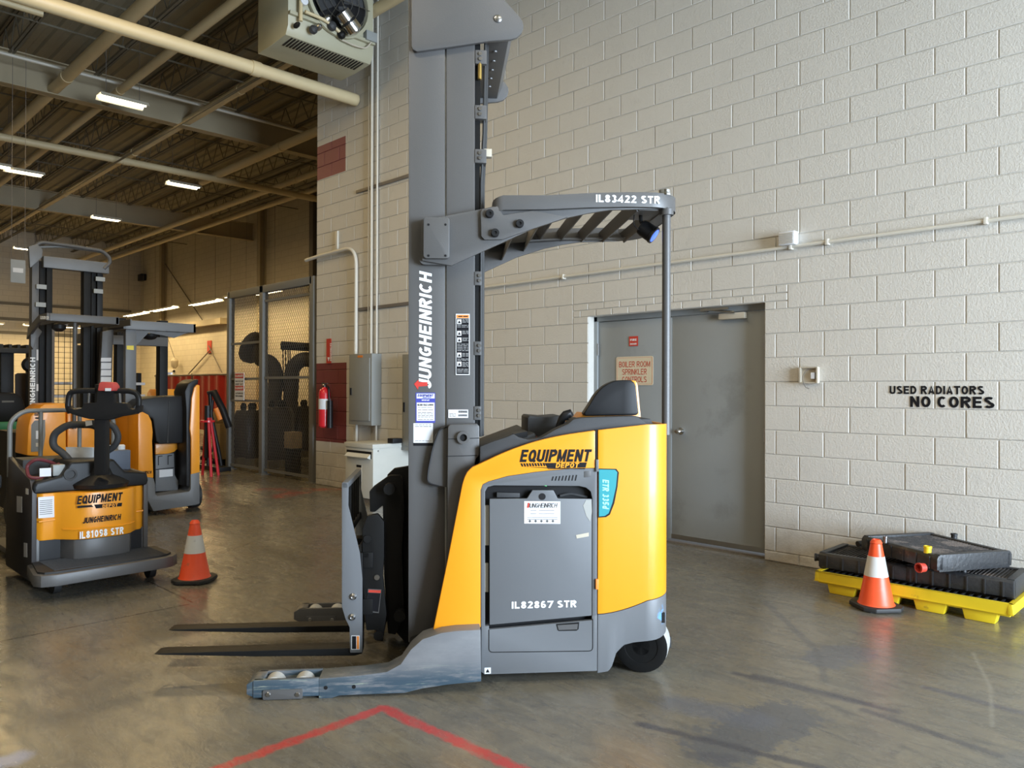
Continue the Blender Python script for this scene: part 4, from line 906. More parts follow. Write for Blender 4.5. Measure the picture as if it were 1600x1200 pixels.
lines(653, 677, [636.5, 640, 644, 646.5, 649, 651.5, 655], vv, GRY, .7)
sticker(646, 676.5, 661.2, 692, MV, WHT, 'dealer_sticker'); sticker(646, 676.5, 692, 696.5, MV-.0012, BTX); lines(648.5, 674, [663.5, 666, 688.5], MV-.0012, GRY, .7)
sticker(700.5, 731.5, 640, 653, MV, WHT, 'serial_sticker'); lines(702, 712, [646, 648, 650], MV-.0012, GRY, .7)
bm = B()
for k in range(15): prism(bm, F.pts([(716+k*.95, 645), (716.4+k*.95+(k % 3)*.12, 645), (716.4+k*.95+(k % 3)*.12, 641.5), (716+k*.95, 641.5)], MV-.001), MV-.0018, MV-.0008); prism(bm, F.pts([(716+k*.95, 650.5), (716.5+k*.95, 650.5), (716.5+k*.95, 647.3), (716+k*.95, 647.3)], MV-.001), MV-.0018, MV-.0008)
fin('barcode', bm, BTX, T)
# tilt bracket at the foot of the rear rail
q = fin('tilt_bracket', prism(B(), F.pts([(699, 760), (700, 668), (703, 664), (745, 662), (749, 666), (749, 712), (744, 716), (738, 740), (716, 900), (700, 900)], .07), .07, .14), GRY, T, bev=.005)
flat([(699.5, 685.5), (749, 684), (749, 685), (699.5, 686.5)], .069, BLK, T, 'bracket_seam'); flat([(697.5, 712.5), (748, 711), (748, 712), (697.5, 713.5)], .069, BLK, T, 'bracket_seam')
c_ = F.P(724, 683.5, .07); fin('pivot_collar', lathe(B(), [(.032, 0), (.032, .02), (.018, .021), (.018, .004), (.006, .003)], (c_[0], .07, c_[1]), (0, -1, 0), 20), GRY, q)
fin('pivot_pin', lathe(B(), [(.017, 0), (.017, .006)], (c_[0], .068, c_[1]), (0, -1, 0), 16), BLK, q)
fin('side_flap', prism(B(), F.pts([(667.5, 755), (671, 720), (680, 680), (687, 670), (700, 666), (700, 762), (686, 759)], .105), .105, .12), GRY, T, bev=.003)
fin('flap_edge', tube(B(), bend([(F.P(x, y, .10)[0], .102, F.P(x, y, .10)[1]) for x, y in ((699, 666), (687, 670), (676, 700), (669, 735), (667.5, 755), (686, 760))], .03), .004, 6), BLK, T)
# ---- overhead guard
GV = .05
arm = [(705, 415), (660, 407), (658, 400), (658.5, 350), (662, 344), (703, 336), (750, 327), (777, 321), (783, 314), (853, 305), (920, 301.5), (1026, 300.5), (1030, 326), (953, 328), (920, 333), (887, 340), (833, 357), (785, 379), (737, 400.5)]
armF = F.pts(arm, GV+.03)
gl = fin('guard_arm', prism(B(), armF, GV+.03, GV+.05), GRY, T, bev=.003, label='near curved arm of the overhead guard')
armB = [(u, z) for u, z in armF]
fin('guard_arm', prism(B(), armF, .95, .97), GRY, T, bev=.003)
fin('mounting_pad', prism(B(), rrect(*sorted((F.P(656, 0, GV)[0], F.P(706, 0, GV)[0])), F.P(680, 411, GV)[1], F.P(680, 338, GV)[1], .03), GV+.05, MV), GRY, T)
pl = fin('mounting_plate', prism(B(), rrect(F.P(663, 0, .06)[0], F.P(703.5, 0, .06)[0], F.P(680, 404, .06)[1], F.P(680, 340, .06)[1], .015), GV-.0, GV+.03), GRY, T, bev=.004)
for x, y in ((669.5, 351), (696, 351), (669.5, 399.5), (696, 399.5)): c_ = F.P(x, y, GV); fin('plate_hole', lathe(B(), [(.006, 0), (.006, .001)], (c_[0], GV-.0005, c_[1]), (0, -1, 0), 10), BLK, pl)
pl2 = [(751, 331), (754, 327), (777, 322), (786, 336), (833, 329), (887, 339), (833, 357), (785, 374), (757, 374.5), (752, 369)]
p2 = fin('arm_plate', prism(B(), F.pts(pl2, GV+.01), GV+.01, GV+.03), GRY, T, bev=.003)
for x, y in ((765, 334), (812, 349.5), (773.5, 364)):
    c_ = F.P(x, y, GV); q = fin('bolt_cap', lathe(B(), [(.021, 0), (.021, .018), (.018, .022), (.008, .022), (.008, .016)], (c_[0], GV+.01, c_[1]), (0, -1, 0), 18), BLK, p2)
ut = F.P(780, 330, GV)[0]; zg1 = F.P(900, 302.5, GV)[1]; zg0 = F.P(900, 325.5, GV)[1]; ue = F.P(1055, 320, .2)[0]; RR = .17; GW = .97
ring = []
ring.append((ut-.03, GV+.10, zg0-.04, zg1-.05))
for k in range(0, 5): a = PI/2*k/4; ring.append((ut+.02-.05*math.cos(a), GV+.055-.05*math.sin(a), zg0-.035+.005*k, zg1-.04+.006*k))
for x, t, b_ in ((853, 305, 327), (920, 301.5, 324), (980, 300, 323)): ring.append((F.P(x, t, GV)[0], GV, F.P(x, b_, GV)[1], F.P(x, t, GV)[1]))
zt_, zb_ = F.P(1000, 300, GV)[1], F.P(1000, 323, GV)[1]
for k in range(0, 9): a = PI/2*k/8; ring.append((ue-RR+RR*math.sin(a), GV+RR-RR*math.cos(a), zb_, zt_))
for k in range(0, 9): a = PI/2*k/8; ring.append((ue-RR+RR*math.cos(a), GW-RR+RR*math.sin(a), zb_, zt_))
ring.append((F.P(920, 324, GV)[0], GW, F.P(920, 324, GV)[1], zt_)); ring.append((ut+.02, GW, zg0-.03, zg1-.02))
shell('guard_ring', ring, GRY, th=.012, bev=.0015, label='rounded rim of the overhead guard')
bm = B(); inn = .075; n = len(ring); rings_ = []
for i, (u, v, zb, zt) in enumerate(ring):
    a = Vector(ring[max(i-1, 0)][:2]); c_ = Vector(ring[min(i+1, n-1)][:2]); t = (c_-a).normalized(); nn = Vector((-t.y, t.x))
    rings_.append([bm.verts.new((u+nn.x*w, v+nn.y*w, z)) for w, z in ((.004, zb), (.004, zb+.01), (inn, zb+.01), (inn, zb))])
for i in range(n-1):
    for k in range(4): bm.faces.new((rings_[i][k], rings_[i][(k+1) % 4], rings_[i+1][(k+1) % 4], rings_[i+1][k]))
bmesh.ops.recalc_face_normals(bm, faces=bm.faces); fin('guard_flange', bm, GRY, T)
# blades
def blade(u, z, h=.060, tilt=-.022, th=.006, v0=.10, v1=.95):
    return fin('guard_blade', prism(B(), [(u, z), (u+th, z), (u+th+tilt, z+h), (u+tilt, z+h)], v0, v1), GRY, T)
zb1 = zb_-.0
for x in (842, 875, 908, 941, 974): blade(F.P(x, 400, .95)[0], zb_-.012+.0*(x-842))
for x, y in ((783, 412), (817, 398)): u, z = F.P(x, y, .95); blade(u, z+.02, h=.13, tilt=.03)
u, z = F.P(960, 330, .5); fin('guard_cross_plate', abox(B(), ue-.22, ue-.055, GV+.05, GV+.28, zb_-.006, zb_+.004), GRY, T)
# rear post, cap and spotlight
pc = F.P(1041, 500, .10); zt = F.P(1041, 330, .10)[1]; zb = F.P(1041, 664, .10)[1]
fin('guard_post', cyl(B(), (pc[0]-.0, .10, zb-.05), (pc[0], .10, zb_+.01), .0215, 24), GRY, T, label='round grey rear post')
fin('post_socket', lathe(B(), [(.036, 0), (.036, .03), (.03, .034)], (pc[0], .10, zb_-.03), (0, 0, 1), 24), GRY, T)
fin('post_cap', lathe(B(), [(.036, 0), (.036, .012), (.032, .016), (.032, .030), (.022, .034)], (pc[0]-.01, .10, zt_-.006), (0, 0, 1), 20), CHR, T)
sp0 = F.P(1004, 352, .22); sp1 = F.P(1020, 366, .22)
axs = Vector((sp1[0]-sp0[0], -.03, -(sp0[1]-sp1[1])*1.0)).normalized()
fin('spotlight', lathe(B(), [(.02, -.03), (.04, -.02), (.044, .0), (.044, .05), (.047, .052), (.047, .065), (.038, .067)], (sp0[0]+.01, .22, sp0[1]-.02), axs, 22), BLK, T, label='black round spotlight hanging under the guard')
fin('spotlight_lens', lathe(B(), [(.036, 0), (.02, .004)], Vector((sp0[0]+.01, .22, sp0[1]-.02))+axs*.067, axs, 20), mat('blue lens', (.02, .05, .6), .1, emit=(.08, .2, 1), es=1.5), T)
fin('spotlight_bracket', tube(B(), bend([(sp0[0]-.01, .22, zb_), (sp0[0]-.01, .22, zb_-.04), (sp0[0]+.01, .22, sp0[1]-.01)], .02), .010, 8), BLK, T)
fin('spotlight_cable', tube(B(), bend([(sp0[0]-.05, .2, zb_), (sp0[0]-.055, .2, zb_-.06), (sp0[0]-.02, .2, zb_-.09), (sp0[0]-.0, .21, sp0[1]-.03)], .03), .003, 6), BLK, T)
ttext('IL83422 STR', WTX, 931, 315.8, 1031, 304, GV-.001, T, bold=.03)
# ---- straddle arms with load wheels
def arm_profile(v):
    tip = [(385, 1067), (396, 1062), (500, 1060.5), (566, 1055), (604, 1050), (626, 1038), (642, 1015), (660, 999), (690, 989), (712, 986), (751, 984), (752, 1065), (720, 1068), (700, 1070), (660, 1076), (632, 1083), (576, 1085), (530, 1087), (518, 1091), (504, 1098), (394, 1102), (386, 1095)]
    return F.pts(tip, v)
ap = arm_profile(-.10); w = .135
def straddle(v0, v1, name='straddle_arm', lab=None, GRM=GRM):
    split = F.P(498, 1070, -.10)[0]; tipu = ap[0][0]
    main = [p for p in ap if p[0] >= split-.02]; 
    mainp = [(split, F.P(500, 1060.5, -.10)[1])]+[p for p in ap[3:18]]+[(split, F.P(504, 1098, -.1)[1])]
    a = fin(name, prism(B(), mainp, v0, v1), GRM, T, bev=.004, label=lab)
    zt = F.P(450, 1061.5, -.10)[1]; zb = max(F.P(450, 1100, -.1)[1], .012)
    for p, q_ in ((v0, v0+.02), (v1-.02, v1)): fin('tip_cheek', abox(B(), tipu+.03, split, p, q_, zb, zt), GRM, a, bev=.002)
    fin('tip_nose', prism(B(), [(tipu, zb+.015), (tipu+.035, zb), (tipu+.075, zb), (tipu+.075, zt), (tipu+.035, zt), (tipu, zt-.02)], v0+.004, v1-.004), GRM, a, bev=.002)
    fin('tip_floor', abox(B(), tipu+.05, split, v0+.01, v1-.01, zb+.004, zb+.02), DRK, a)
    for x in (428, 474):
        u = F.P(x+2, 1060, -.03)[0]
        for k in (0,): fin('load_wheel', lathe(B(), [(.040, 0), (.046, .006), (.046, w-.056), (.040, w-.05)], (u, v0+.025, .048), (0, 1, 0), 24), TRD, a)
    k0 = F.P(411, 1078, -.10); k1 = F.P(473, 1091, -.10)
    ff, ss = (v0, -1) if v0 < 0 else (v0, -1)
    fin('axle_plate', prism(B(), rrect(k0[0], k1[0], min(k1[1], k0[1]), max(k0[1], k1[1]), .006), ff-.006, ff), GRY, a, bev=.001)
    for x in (419, 465): c_ = F.P(x, 1084.5, -.10); fin('axle_bolt', lathe(B(), [(.012, 0), (.009, .005)], (c_[0], ff-.006, c_[1]), (0, -1, 0), 12), STL, a)
    for x, y in ((509, 1074.5), (553, 1073)): c_ = F.P(x, y, -.10); fin('side_hole', lathe(B(), [(.009, 0), (.009, .001)], (c_[0], ff-.0006, c_[1]), (0, -1, 0), 12), BLK, a)
    return a
straddle(-.10, -.10+w, lab='near straddle arm with blue scuffs'); straddle(BW+.10-w, BW+.10, lab='plain far straddle arm, its shade painted as darker grey', GRM=GRY)  # far arm lies in shadow; that shade is put into a darker grey
fin('arm_bridge', prism(B(), F.pts([(640, 1010), (690, 990), (751, 985), (752, 1060), (700, 1064)], 0), .03, BW-.03), DRK, T)
# ---- reach carriage, scissors, backrest and forks
CV0, CV1 = .24, .90
ch = [(534, 757), (536, 754), (543, 753.5), (544.5, 760), (544, 790), (562, 864), (566, 904), (566, 1020), (547, 1020), (546, 980), (540, 968), (534, 948)]
ck = fin('load_backrest_side', prism(B(), F.pts(ch, CV0), CV0, CV0+.016), GRL, T, bev=.003)
for x, y in ((552, 932), (550.5, 964)):
    c_ = F.P(x, y, CV0); fin('backrest_bolt', lathe(B(), [(.018, 0), (.017, .006), (.009, .014), (.004, .012)], (c_[0], CV0, c_[1]), (0, -1, 0), 14), STL, ck)
fin('load_backrest_side', prism(B(), F.pts([(534, 757), (536, 754), (543, 753.5), (544.5, 760), (544, 790), (562, 864), (566, 904), (566, 960), (546, 960), (540, 950), (534, 940)], CV0), CV1-.016, CV1), GRL, T, bev=.003)
ua, za = F.P(534.5, 757, CV0); ub, zb9 = F.P(544, 760, CV0)
fin('backrest_top_bar', abox(B(), ua, ub, CV0, CV1, za-.02, za+.01), GRL, T, bev=.003)
zl = F.P(552, 828, CV0)[1]
for k in range(6): fin('backrest_bar', abox(B(), ub-.018, ub-.004, CV0+.07+k*.1, CV0+.082+k*.1, zl-.02, za), DRK, T, bev=.002)
fin('backrest_lower_bar', abox(B(), ub-.02, ub, CV0+.016, CV1, zl-.05, zl-.01), DRK, T, bev=.003)
uc, zc2 = F.P(560, 980, CV0)
fin('fork_carriage', abox(B(), uc+.02, uc+.07, CV0+.02, CV1-.02, .28, .36), DRK, T, bev=.004); fin('fork_carriage', abox(B(), uc+.02, uc+.07, CV0+.02, CV1-.02, .52, .60), DRK, T, bev=.004)
fin('carriage_sticker', prism(B(), F.pts([(549, 1015), (562, 1015), (562, 993), (549, 993)], CV0-.001), CV0-.002, CV0), WHT, T); flat([(550, 1014), (556.5, 1014), (556.5, 994), (550, 994)], CV0-.0022, BTX, T); flat([(557.5, 1014), (561, 1014), (561, 994), (557.5, 994)], CV0-.0022, ORG, T)
for vv, x1, y1 in ((CV0+.01, 240, 1012), (CV0+.40, 262, 993)):
    tip_u = F.P(x1, y1, vv)[0]; hu = F.P(560, 1000, vv)[0]; zf = F.P(540, 1013, CV0+.01)[1]
    q = fin('fork', prism(B(), [(tip_u, zf-.004), (tip_u+.03, zf-.008), (tip_u+.5, zf-.03), (hu-.02, zf-.04), (hu+.02, zf-.03), (hu+.02, .60), (hu-.02, .60), (hu-.02, zf+.0), (tip_u+.03, zf)], vv, vv+.10), DRK, T, bev=.004)
# scissor links
def plate(L_, v0, v1, m=DRK, name='scissor_link', bev=.006): return fin(name, prism(B(), F.pts(L_, v0), v0, v1), m, T, bev=bev)
s1 = [(577, 768), (584, 760), (605, 745), (610, 742.5), (625, 742.5), (630, 750), (632, 800), (628, 860), (632, 960), (618, 992), (606, 990), (600, 900), (598, 790), (592, 795), (586, 800), (578, 800)]
q = plate(s1, CV0+.08, CV0+.12); c_ = F.P(609, 763, CV0+.08); fin('pivot_boss', lathe(B(), [(.024, 0), (.024, .008), (.012, .01)], (c_[0], CV0+.08, c_[1]), (0, -1, 0), 16), RAD, q)
s2 = [(566, 826), (574, 806), (590, 803), (600, 815), (600, 870), (598, 900), (604, 960), (598, 1003), (586, 1000), (588, 985), (572, 985), (566, 900)]
q = plate(s2, CV0+.03, CV0+.07); c_ = F.P(589, 902, CV0+.03); fin('pivot_boss', lathe(B(), [(.014, 0), (.014, .006)], (c_[0], CV0+.03, c_[1]), (0, -1, 0), 12), STL, q)
plate(s1, CV1-.14, CV1-.10); plate(s2, CV1-.07, CV1-.03)
plate([(605, 742), (616, 732), (640, 728), (640, 1008), (632, 1003), (616, 985), (612, 860)], CV0+.14, CV0+.18)
plate([(605, 742), (616, 732), (640, 728), (640, 1008), (632, 1003), (616, 985), (612, 860)], CV1-.2, CV1-.16)
for x, y, r in ((575, 840, .02), (573, 865, .014), (609, 763, .03), (625, 960, .03), (592, 990, .025)):
    u, z = F.P(x, y, CV0+.06); fin('cross_shaft', cyl(B(), (u, CV0+.02, z), (u, CV1-.02, z), r, 12), DRK, T)
fin('reach_cylinder', cyl(B(), (F.P(565, 852, .35)[0], .36, F.P(565, 852, .35)[1]), (F.P(568, 925, .35)[0], .36, F.P(568, 925, .35)[1]), .018, 12), GRY, T)
fin('hose', tube(B(), bend([(F.P(x, y, .3)[0], .29, F.P(x, y, .3)[1]) for x, y in ((575, 838), (564, 850), (566, 880), (569, 900), (566, 912))], .04), .009, 8), RUB, T)
flat([(571, 956), (592, 958), (596, 921), (575, 920)], CV0+.028, GRY, T, 'warning_decal'); flat([(572.5, 954), (591, 956), (594.5, 927), (574.5, 926)], CV0+.0268, BTX, T, 'warning_decal'); flat([(575.5, 925.5), (594.5, 926.5), (595, 922.5), (576, 921.5)], CV0+.0268, RTX, T, 'warning_decal')
# ------------------------------------------------------------ other things in the hall
def finw(name, bm, m, parent, **k):
    """mesh built in world coordinates, stored relative to its thing"""
    mw = Matrix.Translation(parent.location) @ Matrix.Rotation(parent.rotation_euler[2], 4, 'Z')
    bmesh.ops.transform(bm, matrix=mw.inverted(), verts=bm.verts); return fin(name, bm, m, parent, **k)
def xpoly(L_, X, th):      # polygon seen on the plane x = X, extruded away from the viewer
    p = [onX(x, y, X) for x, y in L_]; return prismX(B(), [(q.y, q.z) for q in p], X-th, X)
def ypoly(L_, Y, th):
    p = [onY(x, y, Y) for x, y in L_]; return prism(B(), [(q.x, q.z) for q in p], Y, Y+th)
def xtext(s, m, X, x0, yb, x1, yt, parent, bold=.02, shear=0):
    a, b_, c_ = onX(x0, yb, X), onX(x1, yb, X), onX((x0+x1)/2, yt, X); z = onX((x0+x1)/2, yb, X).z
    o = textm('lettering', s, m, (X+.0006, a.y, z), (0, 1, 0), (0, 0, 1), b_.y-a.y, c_.z-z, parent, bold=bold, shear=shear)
    mw = Matrix.Translation(parent.location).inverted()
    for v in o.data.vertices: v.co = mw @ v.co
    return o
# ---- cones
def cone(px, py, rz, h, label, group=None):
    p = onZ(px, py, 0); o = empty('traffic_cone', (p.x, p.y, 0), rz); tag(o, label, 'traffic cone', group)
    b0 = .165
    fin('base', prismZ(B(), [(math.cos(a)*b0*k, math.sin(a)*b0*k) for a, k in [(math.radians(d+e), 1.0) for d in (45, 135, 225, 315) for e in (-14, 14)]], 0.006, .032), RUB, o, bev=.006)
    for sx in (-1, 1):
        for sy in (-1, 1): fin('foot', abox(B(), sx*.09-.015, sx*.09+.015, sy*.09-.015, sy*.09+.015, 0, .008), RUB, o)
    r0, r1 = .108, .030
    def R(z): return r0+(r1-r0)*(z-.03)/(h-.03)
    z1, z2 = h*.48, h*.76
    fin('lower_body', lathe(B(), [(R(.032)+.01, .030), (R(.032), .045), (R(z1), z1)], (0, 0, 0), n=36), CON, o)
    fin('reflective_collar', lathe(B(), [(R(z1)+.002, z1-.002), (R(z2)+.002, z2)], (0, 0, 0), n=36), COW, o)
    fin('tip', lathe(B(), [(R(z2), z2), (R(h*.94), h*.94), (R(h*.94)+.003, h*.95), (r1, h*.985), (r1-.008, h), (r1-.012, h-.01)], (0, 0, 0), n=36), CON, o)
    return o
cone(1369, 950, .9, .455, 'orange cone with a white collar beside the yellow spill pallet')
cone(304, 908, .8, .455, 'dirty orange cone on the floor right of the pallet truck')
# ---- spill pallet and radiators
pz = .145
pa, pb_ = onZ(1277, 890, pz), onZ(1581, 946, pz); x0, x1, y0, y1 = pa.x, pb_.x, (pa.y+pb_.y)/2-.01, WALLY-.06
o = empty('spill_pallet', ((x0+x1)/2, (y0+y1)/2, 0)); tag(o, 'low yellow spill containment pallet with black grating against the white wall', 'spill pallet')
w, d = (x1-x0)/2, (y1-y0)/2
bm = B()
for a in ((-w, w, -d, -d+.03), (-w, w, d-.03, d), (-w, -w+.03, -d, d), (w-.03, w, -d, d)): abox(bm, *a, .075, pz)
fin('rim', bm, SPL, o, bev=.006); fin('basin', abox(B(), -w+.02, w-.02, -d+.02, d-.02, .06, .09), SPL, o)
for k in range(4):
    c_ = -w+.04+(2*w-.08)*(k+.5)/4; hw = (2*w-.08)/8*.72
    fin('foot', prism(B(), [(c_-hw, .076), (c_-hw+.02, 0), (c_+hw-.02, 0), (c_+hw, .076)], -d+.015, -d+.10), SPL, o, bev=.008); fin('foot', prism(B(), [(c_-hw, .076), (c_-hw+.02, 0), (c_+hw-.02, 0), (c_+hw, .076)], d-.10, d-.015), SPL, o, bev=.008)
n = 26
for k in range(n+1): fin('grate_bar', abox(B(), -w+.03+(2*w-.06)*k/n-.006, -w+.03+(2*w-.06)*k/n+.006, -d+.03, d-.03, .118, .138), RUB, o)
for k in range(5): fin('grate_cross_bar', abox(B(), -w+.03, w-.03, -d+.05+(2*d-.1)*k/4-.012, -d+.05+(2*d-.1)*k/4+.012, .116, .139), RUB, o)
def radiator(c, size, rz, label, caps=True, tilt=(0, 0), colors=None):
    o = empty('radiator', c, rz); tag(o, label, 'radiator', None); o.rotation_euler = (tilt[0], tilt[1], rz)
    w, d, h = size[0]/2, size[1]/2, size[2]
    fin('core', abox(B(), -w+.05, w-.05, -d+.05, d-.05, .012, h-.014), FIN, o)
    bm = B(); 
    for k in range(24):
        x = -w+.06+(2*w-.12)*k/23; abox(bm, x-.003, x+.003, -d+.05, d-.05, h-.016, h-.008)
    fin('cooling_fins', bm, FIN, o, kind='stuff')
    for sy in (-1, 1): fin('tank', prismX(B(), [(sy*(d-.055), 0), (sy*d, .012), (sy*d, h-.02), (sy*(d-.012), h), (sy*(d-.055), h)], -w, w), RAD, o, bev=.01)
    for sx in (-1, 1): fin('side_bracket', abox(B(), sx*w-(.045 if sx > 0 else 0), sx*w+(0 if sx > 0 else .045), -d+.02, d-.02, 0, h+.004), RAD, o, bev=.004)
    for k in range(6):
        x = -w+.06+(2*w-.12)*k/5; fin('tank_rib', abox(B(), x-.006, x+.006, -d-.006, -d+.004, .012, h-.015), RAD, o, bev=.002)
    if colors:
        for (x, y, z, dx, dy, dz, r, m, nm) in colors: fin(nm, lathe(B(), [(r, 0), (r, .03), (r*1.12, .032), (r*1.12, .045), (r*.8, .046), (r*.78, .01)], (x, y, z), (dx, dy, dz), 16), m, o)
    return o
r1x0, r1x1 = onZ(1290, 855, .27).x, onZ(1430, 880, .27).x
radiator((r1x0+.36, y0+.33, .146), (.68, .48, .115), .02, 'lower left black radiator with open pipe stub on the spill pallet', colors=[(-.34, -.19, .07, -1, -.35, 0, .026, RAD, 'pipe_stub'), (-.18, .21, .11, 0, 0, 1, .02, RAD, 'pipe_stub')])
a, b_, c_, d_ = onZ(1379, 847.5, .39), onZ(1505, 878, .39), onZ(1571, 854, .39), onZ(1411, 825, .39)
cx = (a+b_+c_+d_)/4; rz = math.atan2(b_.y-a.y, b_.x-a.x)
radiator((cx.x, cx.y-.06, .298), ((b_-a).length, (c_-b_).length*.88, .105), rz, 'large dusty radiator lying on top of the pile with yellow and red caps', tilt=(-.02, .02),
         colors=[((b_-a).length/2-.10, -(c_-b_).length/2+.07, .10, 0, 0, 1, .022, SPL, 'yellow_cap'), ((b_-a).length/2-.06, -(c_-b_).length/2+.0, .02, 0, -1, 0, .028, RTX, 'red_cap'), (-.12, (c_-b_).length/2-.05, .09, 0, 0, 1, .02, RAD, 'pipe_stub'), (-.10, -(c_-b_).length/2+.04, .10, 0, 0, 1, .014, STL, 'drain_cock')])
e = onZ(1592, 905, .26)
radiator((e.x-.32, y0+.33, .146), (.62, .46, .12), .03, 'lower right black radiator sticking out beneath the big one', colors=[(.02, -.17, .11, 0, 0, 1, .018, RAD, 'pipe_stub')])
tag(fin('hose_piece', tube(B(), bend([onZ(1340, 850, .30), onZ(1366, 846, .31), onZ(1390, 838, .33)], .05), .022, 10), RUB), 'short black hose lying between the stacked radiators', 'hose')

# ---- walkie pallet truck
PTX = -6.3
o = empty('pallet_truck', (-6.6, 1.87, 0)); tag(o, 'yellow rider pallet truck with black tiller beside the left cone', 'pallet truck'); PT = o
def pb2(name, x0, x1, y0, y1, z0, z1, m, bev=.01, label=None, par=None): return finw(name, abox(B(), x0, x1, y0, y1, z0, z1), m, par or PT, bev=bev, label=label) if par is None else fin(name, abox(B(), x0, x1, y0, y1, z0, z1), m, par, bev=bev)
YA, YB_ = 1.49, 2.26
plat = finw('platform', prismZ(B(), [(-6.30, 1.45), (-5.93, 1.40), (-5.86, 1.43), (-5.83, 1.52), (-5.86, 2.22), (-5.88, 2.30), (-5.95, 2.36), (-6.30, 2.36)], .11, .19), GRY, o, bev=.01)
finw('platform_mat', prismZ(B(), [(-6.29, 1.48), (-5.95, 1.43), (-5.89, 1.46), (-5.87, 1.53), (-5.90, 2.20), (-5.92, 2.27), (-5.97, 2.32), (-6.29, 2.32)], .19, .203), RUB, o)
for k in range(14): finw('mat_rib', abox(B(), -6.27+k*.027, -6.262+k*.027, 1.52, 2.27, .203, .207), CHA, o)
finw('chassis', abox(B(), -7.05, PTX-.02, YA, YB_, .07, .36), GRY, o, bev=.008); finw('recess', abox(B(), PTX-.03, PTX-.018, YA+.04, YB_-.03, .2, .36), BLK, o)
finw('side_panel', prism(B(), [(-7.05, .06), (-6.36, .06), (-6.30, .2), (-6.30, .70), (-6.36, .78), (-7.05, .92)], YA-.012, YA+.02), mat('dark side paint', (.05, .045, .045), .5), o, bev=.006); finw('side_panel', prism(B(), [(-7.05, .06), (-6.36, .06), (-6.30, .2), (-6.30, .70), (-6.36, .78), (-7.05, .8)], YB_-.02, YB_+.012), GRY, o, bev=.006)
bz0, bz1 = .345, .685
path = [(PTX-.03, YA+.02), (PTX, YA+.05), (PTX+.01, 1.62), (PTX+.05, 1.66), (PTX+.12, 1.72), (PTX+.155, 1.80), (PTX+.155, 2.02), (PTX+.12, 2.10), (PTX+.05, 2.15), (PTX+.01, 2.18), (PTX, YB_-.05), (PTX-.03, YB_-.02)]
cov = finw('front_cover', prismZ(B(), path+[(PTX-.06, YB_-.02), (PTX-.06, YA+.02)], bz0, bz1), YEL, o, bev=.012, label='yellow front cover')
finw('cover_ridge', tube(B(), [(x+.004, y, bz0+.075) for x, y in path[3:9]], .006, 6), YEL, o)
for a_, b_ in ((1.52, 1.62), (2.17, 2.23)): finw('cover_ridge', tube(B(), [(PTX+.006, a_, bz0+.14), (PTX+.012, b_, bz0+.145)], .006, 6), YEL, o)
finw('motor_skirt', prismZ(B(), [(PTX-.03, 1.66), (PTX+.11, 1.72), (PTX+.145, 1.80), (PTX+.145, 2.02), (PTX+.11, 2.10), (PTX-.03, 2.16)], .2, bz0), GRY, o, bev=.01)
finw('deck', prismX(B(), [(YA, .685), (YB_, .685), (YB_+.01, .72), (YB_, .78), (2.10, .80), (2.02, .90), (1.72, .90), (1.66, .80), (YA+.01, .77), (YA-.01, .73)], -6.75, PTX+.01), BLK, o, bev=.02, seg=3)
finw('tiller_socket', lathe(B(), [(.19, 0), (.20, .03), (.17, .05), (.09, .09), (.07, .14)], (PTX-.03, 1.93, .70), n=28), BLK, o)
finw('key_switch', lathe(B(), [(.045, 0), (.045, .01), (.03, .012), (.028, -.01)], (PTX+.012, 1.72, .81), (1, 0, 0), 18), CHA, o)
X = PTX+.155
xtext('EQUIPMENT', BTX, X+.004, 120, 785, 192, 772, cov if False else o, bold=.02, shear=.2)
finw('print', xpoly([(150, 794.5), (190, 791), (191, 785.5), (147, 788.5)], X+.001, .001), BTX, o); xtext('DEPOT', YEL, X+.007, 160, 792.5, 184, 787.5, o)
finw('print', xpoly([(121, 794), (146, 792), (143, 789), (121, 790.5)], X+.001, .001), BTX, o)
xtext('JUNGHEINRICH', BTX, X+.004, 129, 815, 189.5, 806, o, shear=.2); xtext('IL81098 STR', WTX, X+.004, 124.5, 838, 193, 827, o)
pg = finw('inspection_sheet', xpoly([(60, 810), (85, 808), (84.5, 775), (59.5, 777)], PTX+.016, .003), WHT, o)
bm = B()
for y in range(782, 806, 3): 
    p = onX(62, y, PTX+.019); q = onX(82, y-.5, PTX+.019); abox(bm, PTX+.0165, PTX+.0175, p.y, q.y, q.z, q.z+.004)
finw('small_print', bm, GRY, o)
# tiller column and head
tb, tt = Vector((PTX-.02, 1.93, .80)), Vector((-6.28, 1.905, 1.40))
cam_r = RGT
def tcol(w, d, a, b_):
    bm = B(); f = Vector((FWD.x, FWD.y, 0)); lo, hi = [], []
    for p, lst in ((a, lo), (b_, hi)):
        for su, sv in ((-1, -1), (1, -1), (1, 1), (-1, 1)): lst.append(p+cam_r*(su*w/2)+f*(sv*d/2))
    return hexa(bm, lo, hi)
tpx = lambda x, y, D=5.72: atD(x, y, D)
finw('tiller_column', tcol(.085, .07, tpx(159, 742), tpx(160, 600)), BLK, o, bev=.012)
def dpoly(L_, D, th):
    p = [atD(x, y, D) for x, y in L_]; return hexa(B(), p, [q+FWD*th for q in p])
finw('tiller_head_cap', dpoly([(152, 611), (154, 598), (158, 596.5), (174, 597), (178, 603), (178, 611)], 5.62, .09), mat('faded red plastic', (.50, .07, .06), .45), o, bev=.012, label='faded red head cap'); finw('cap_label', dpoly([(164, 611), (173, 611), (173, 606.5), (164, 606.5)], 5.612, .006), WHT, o)
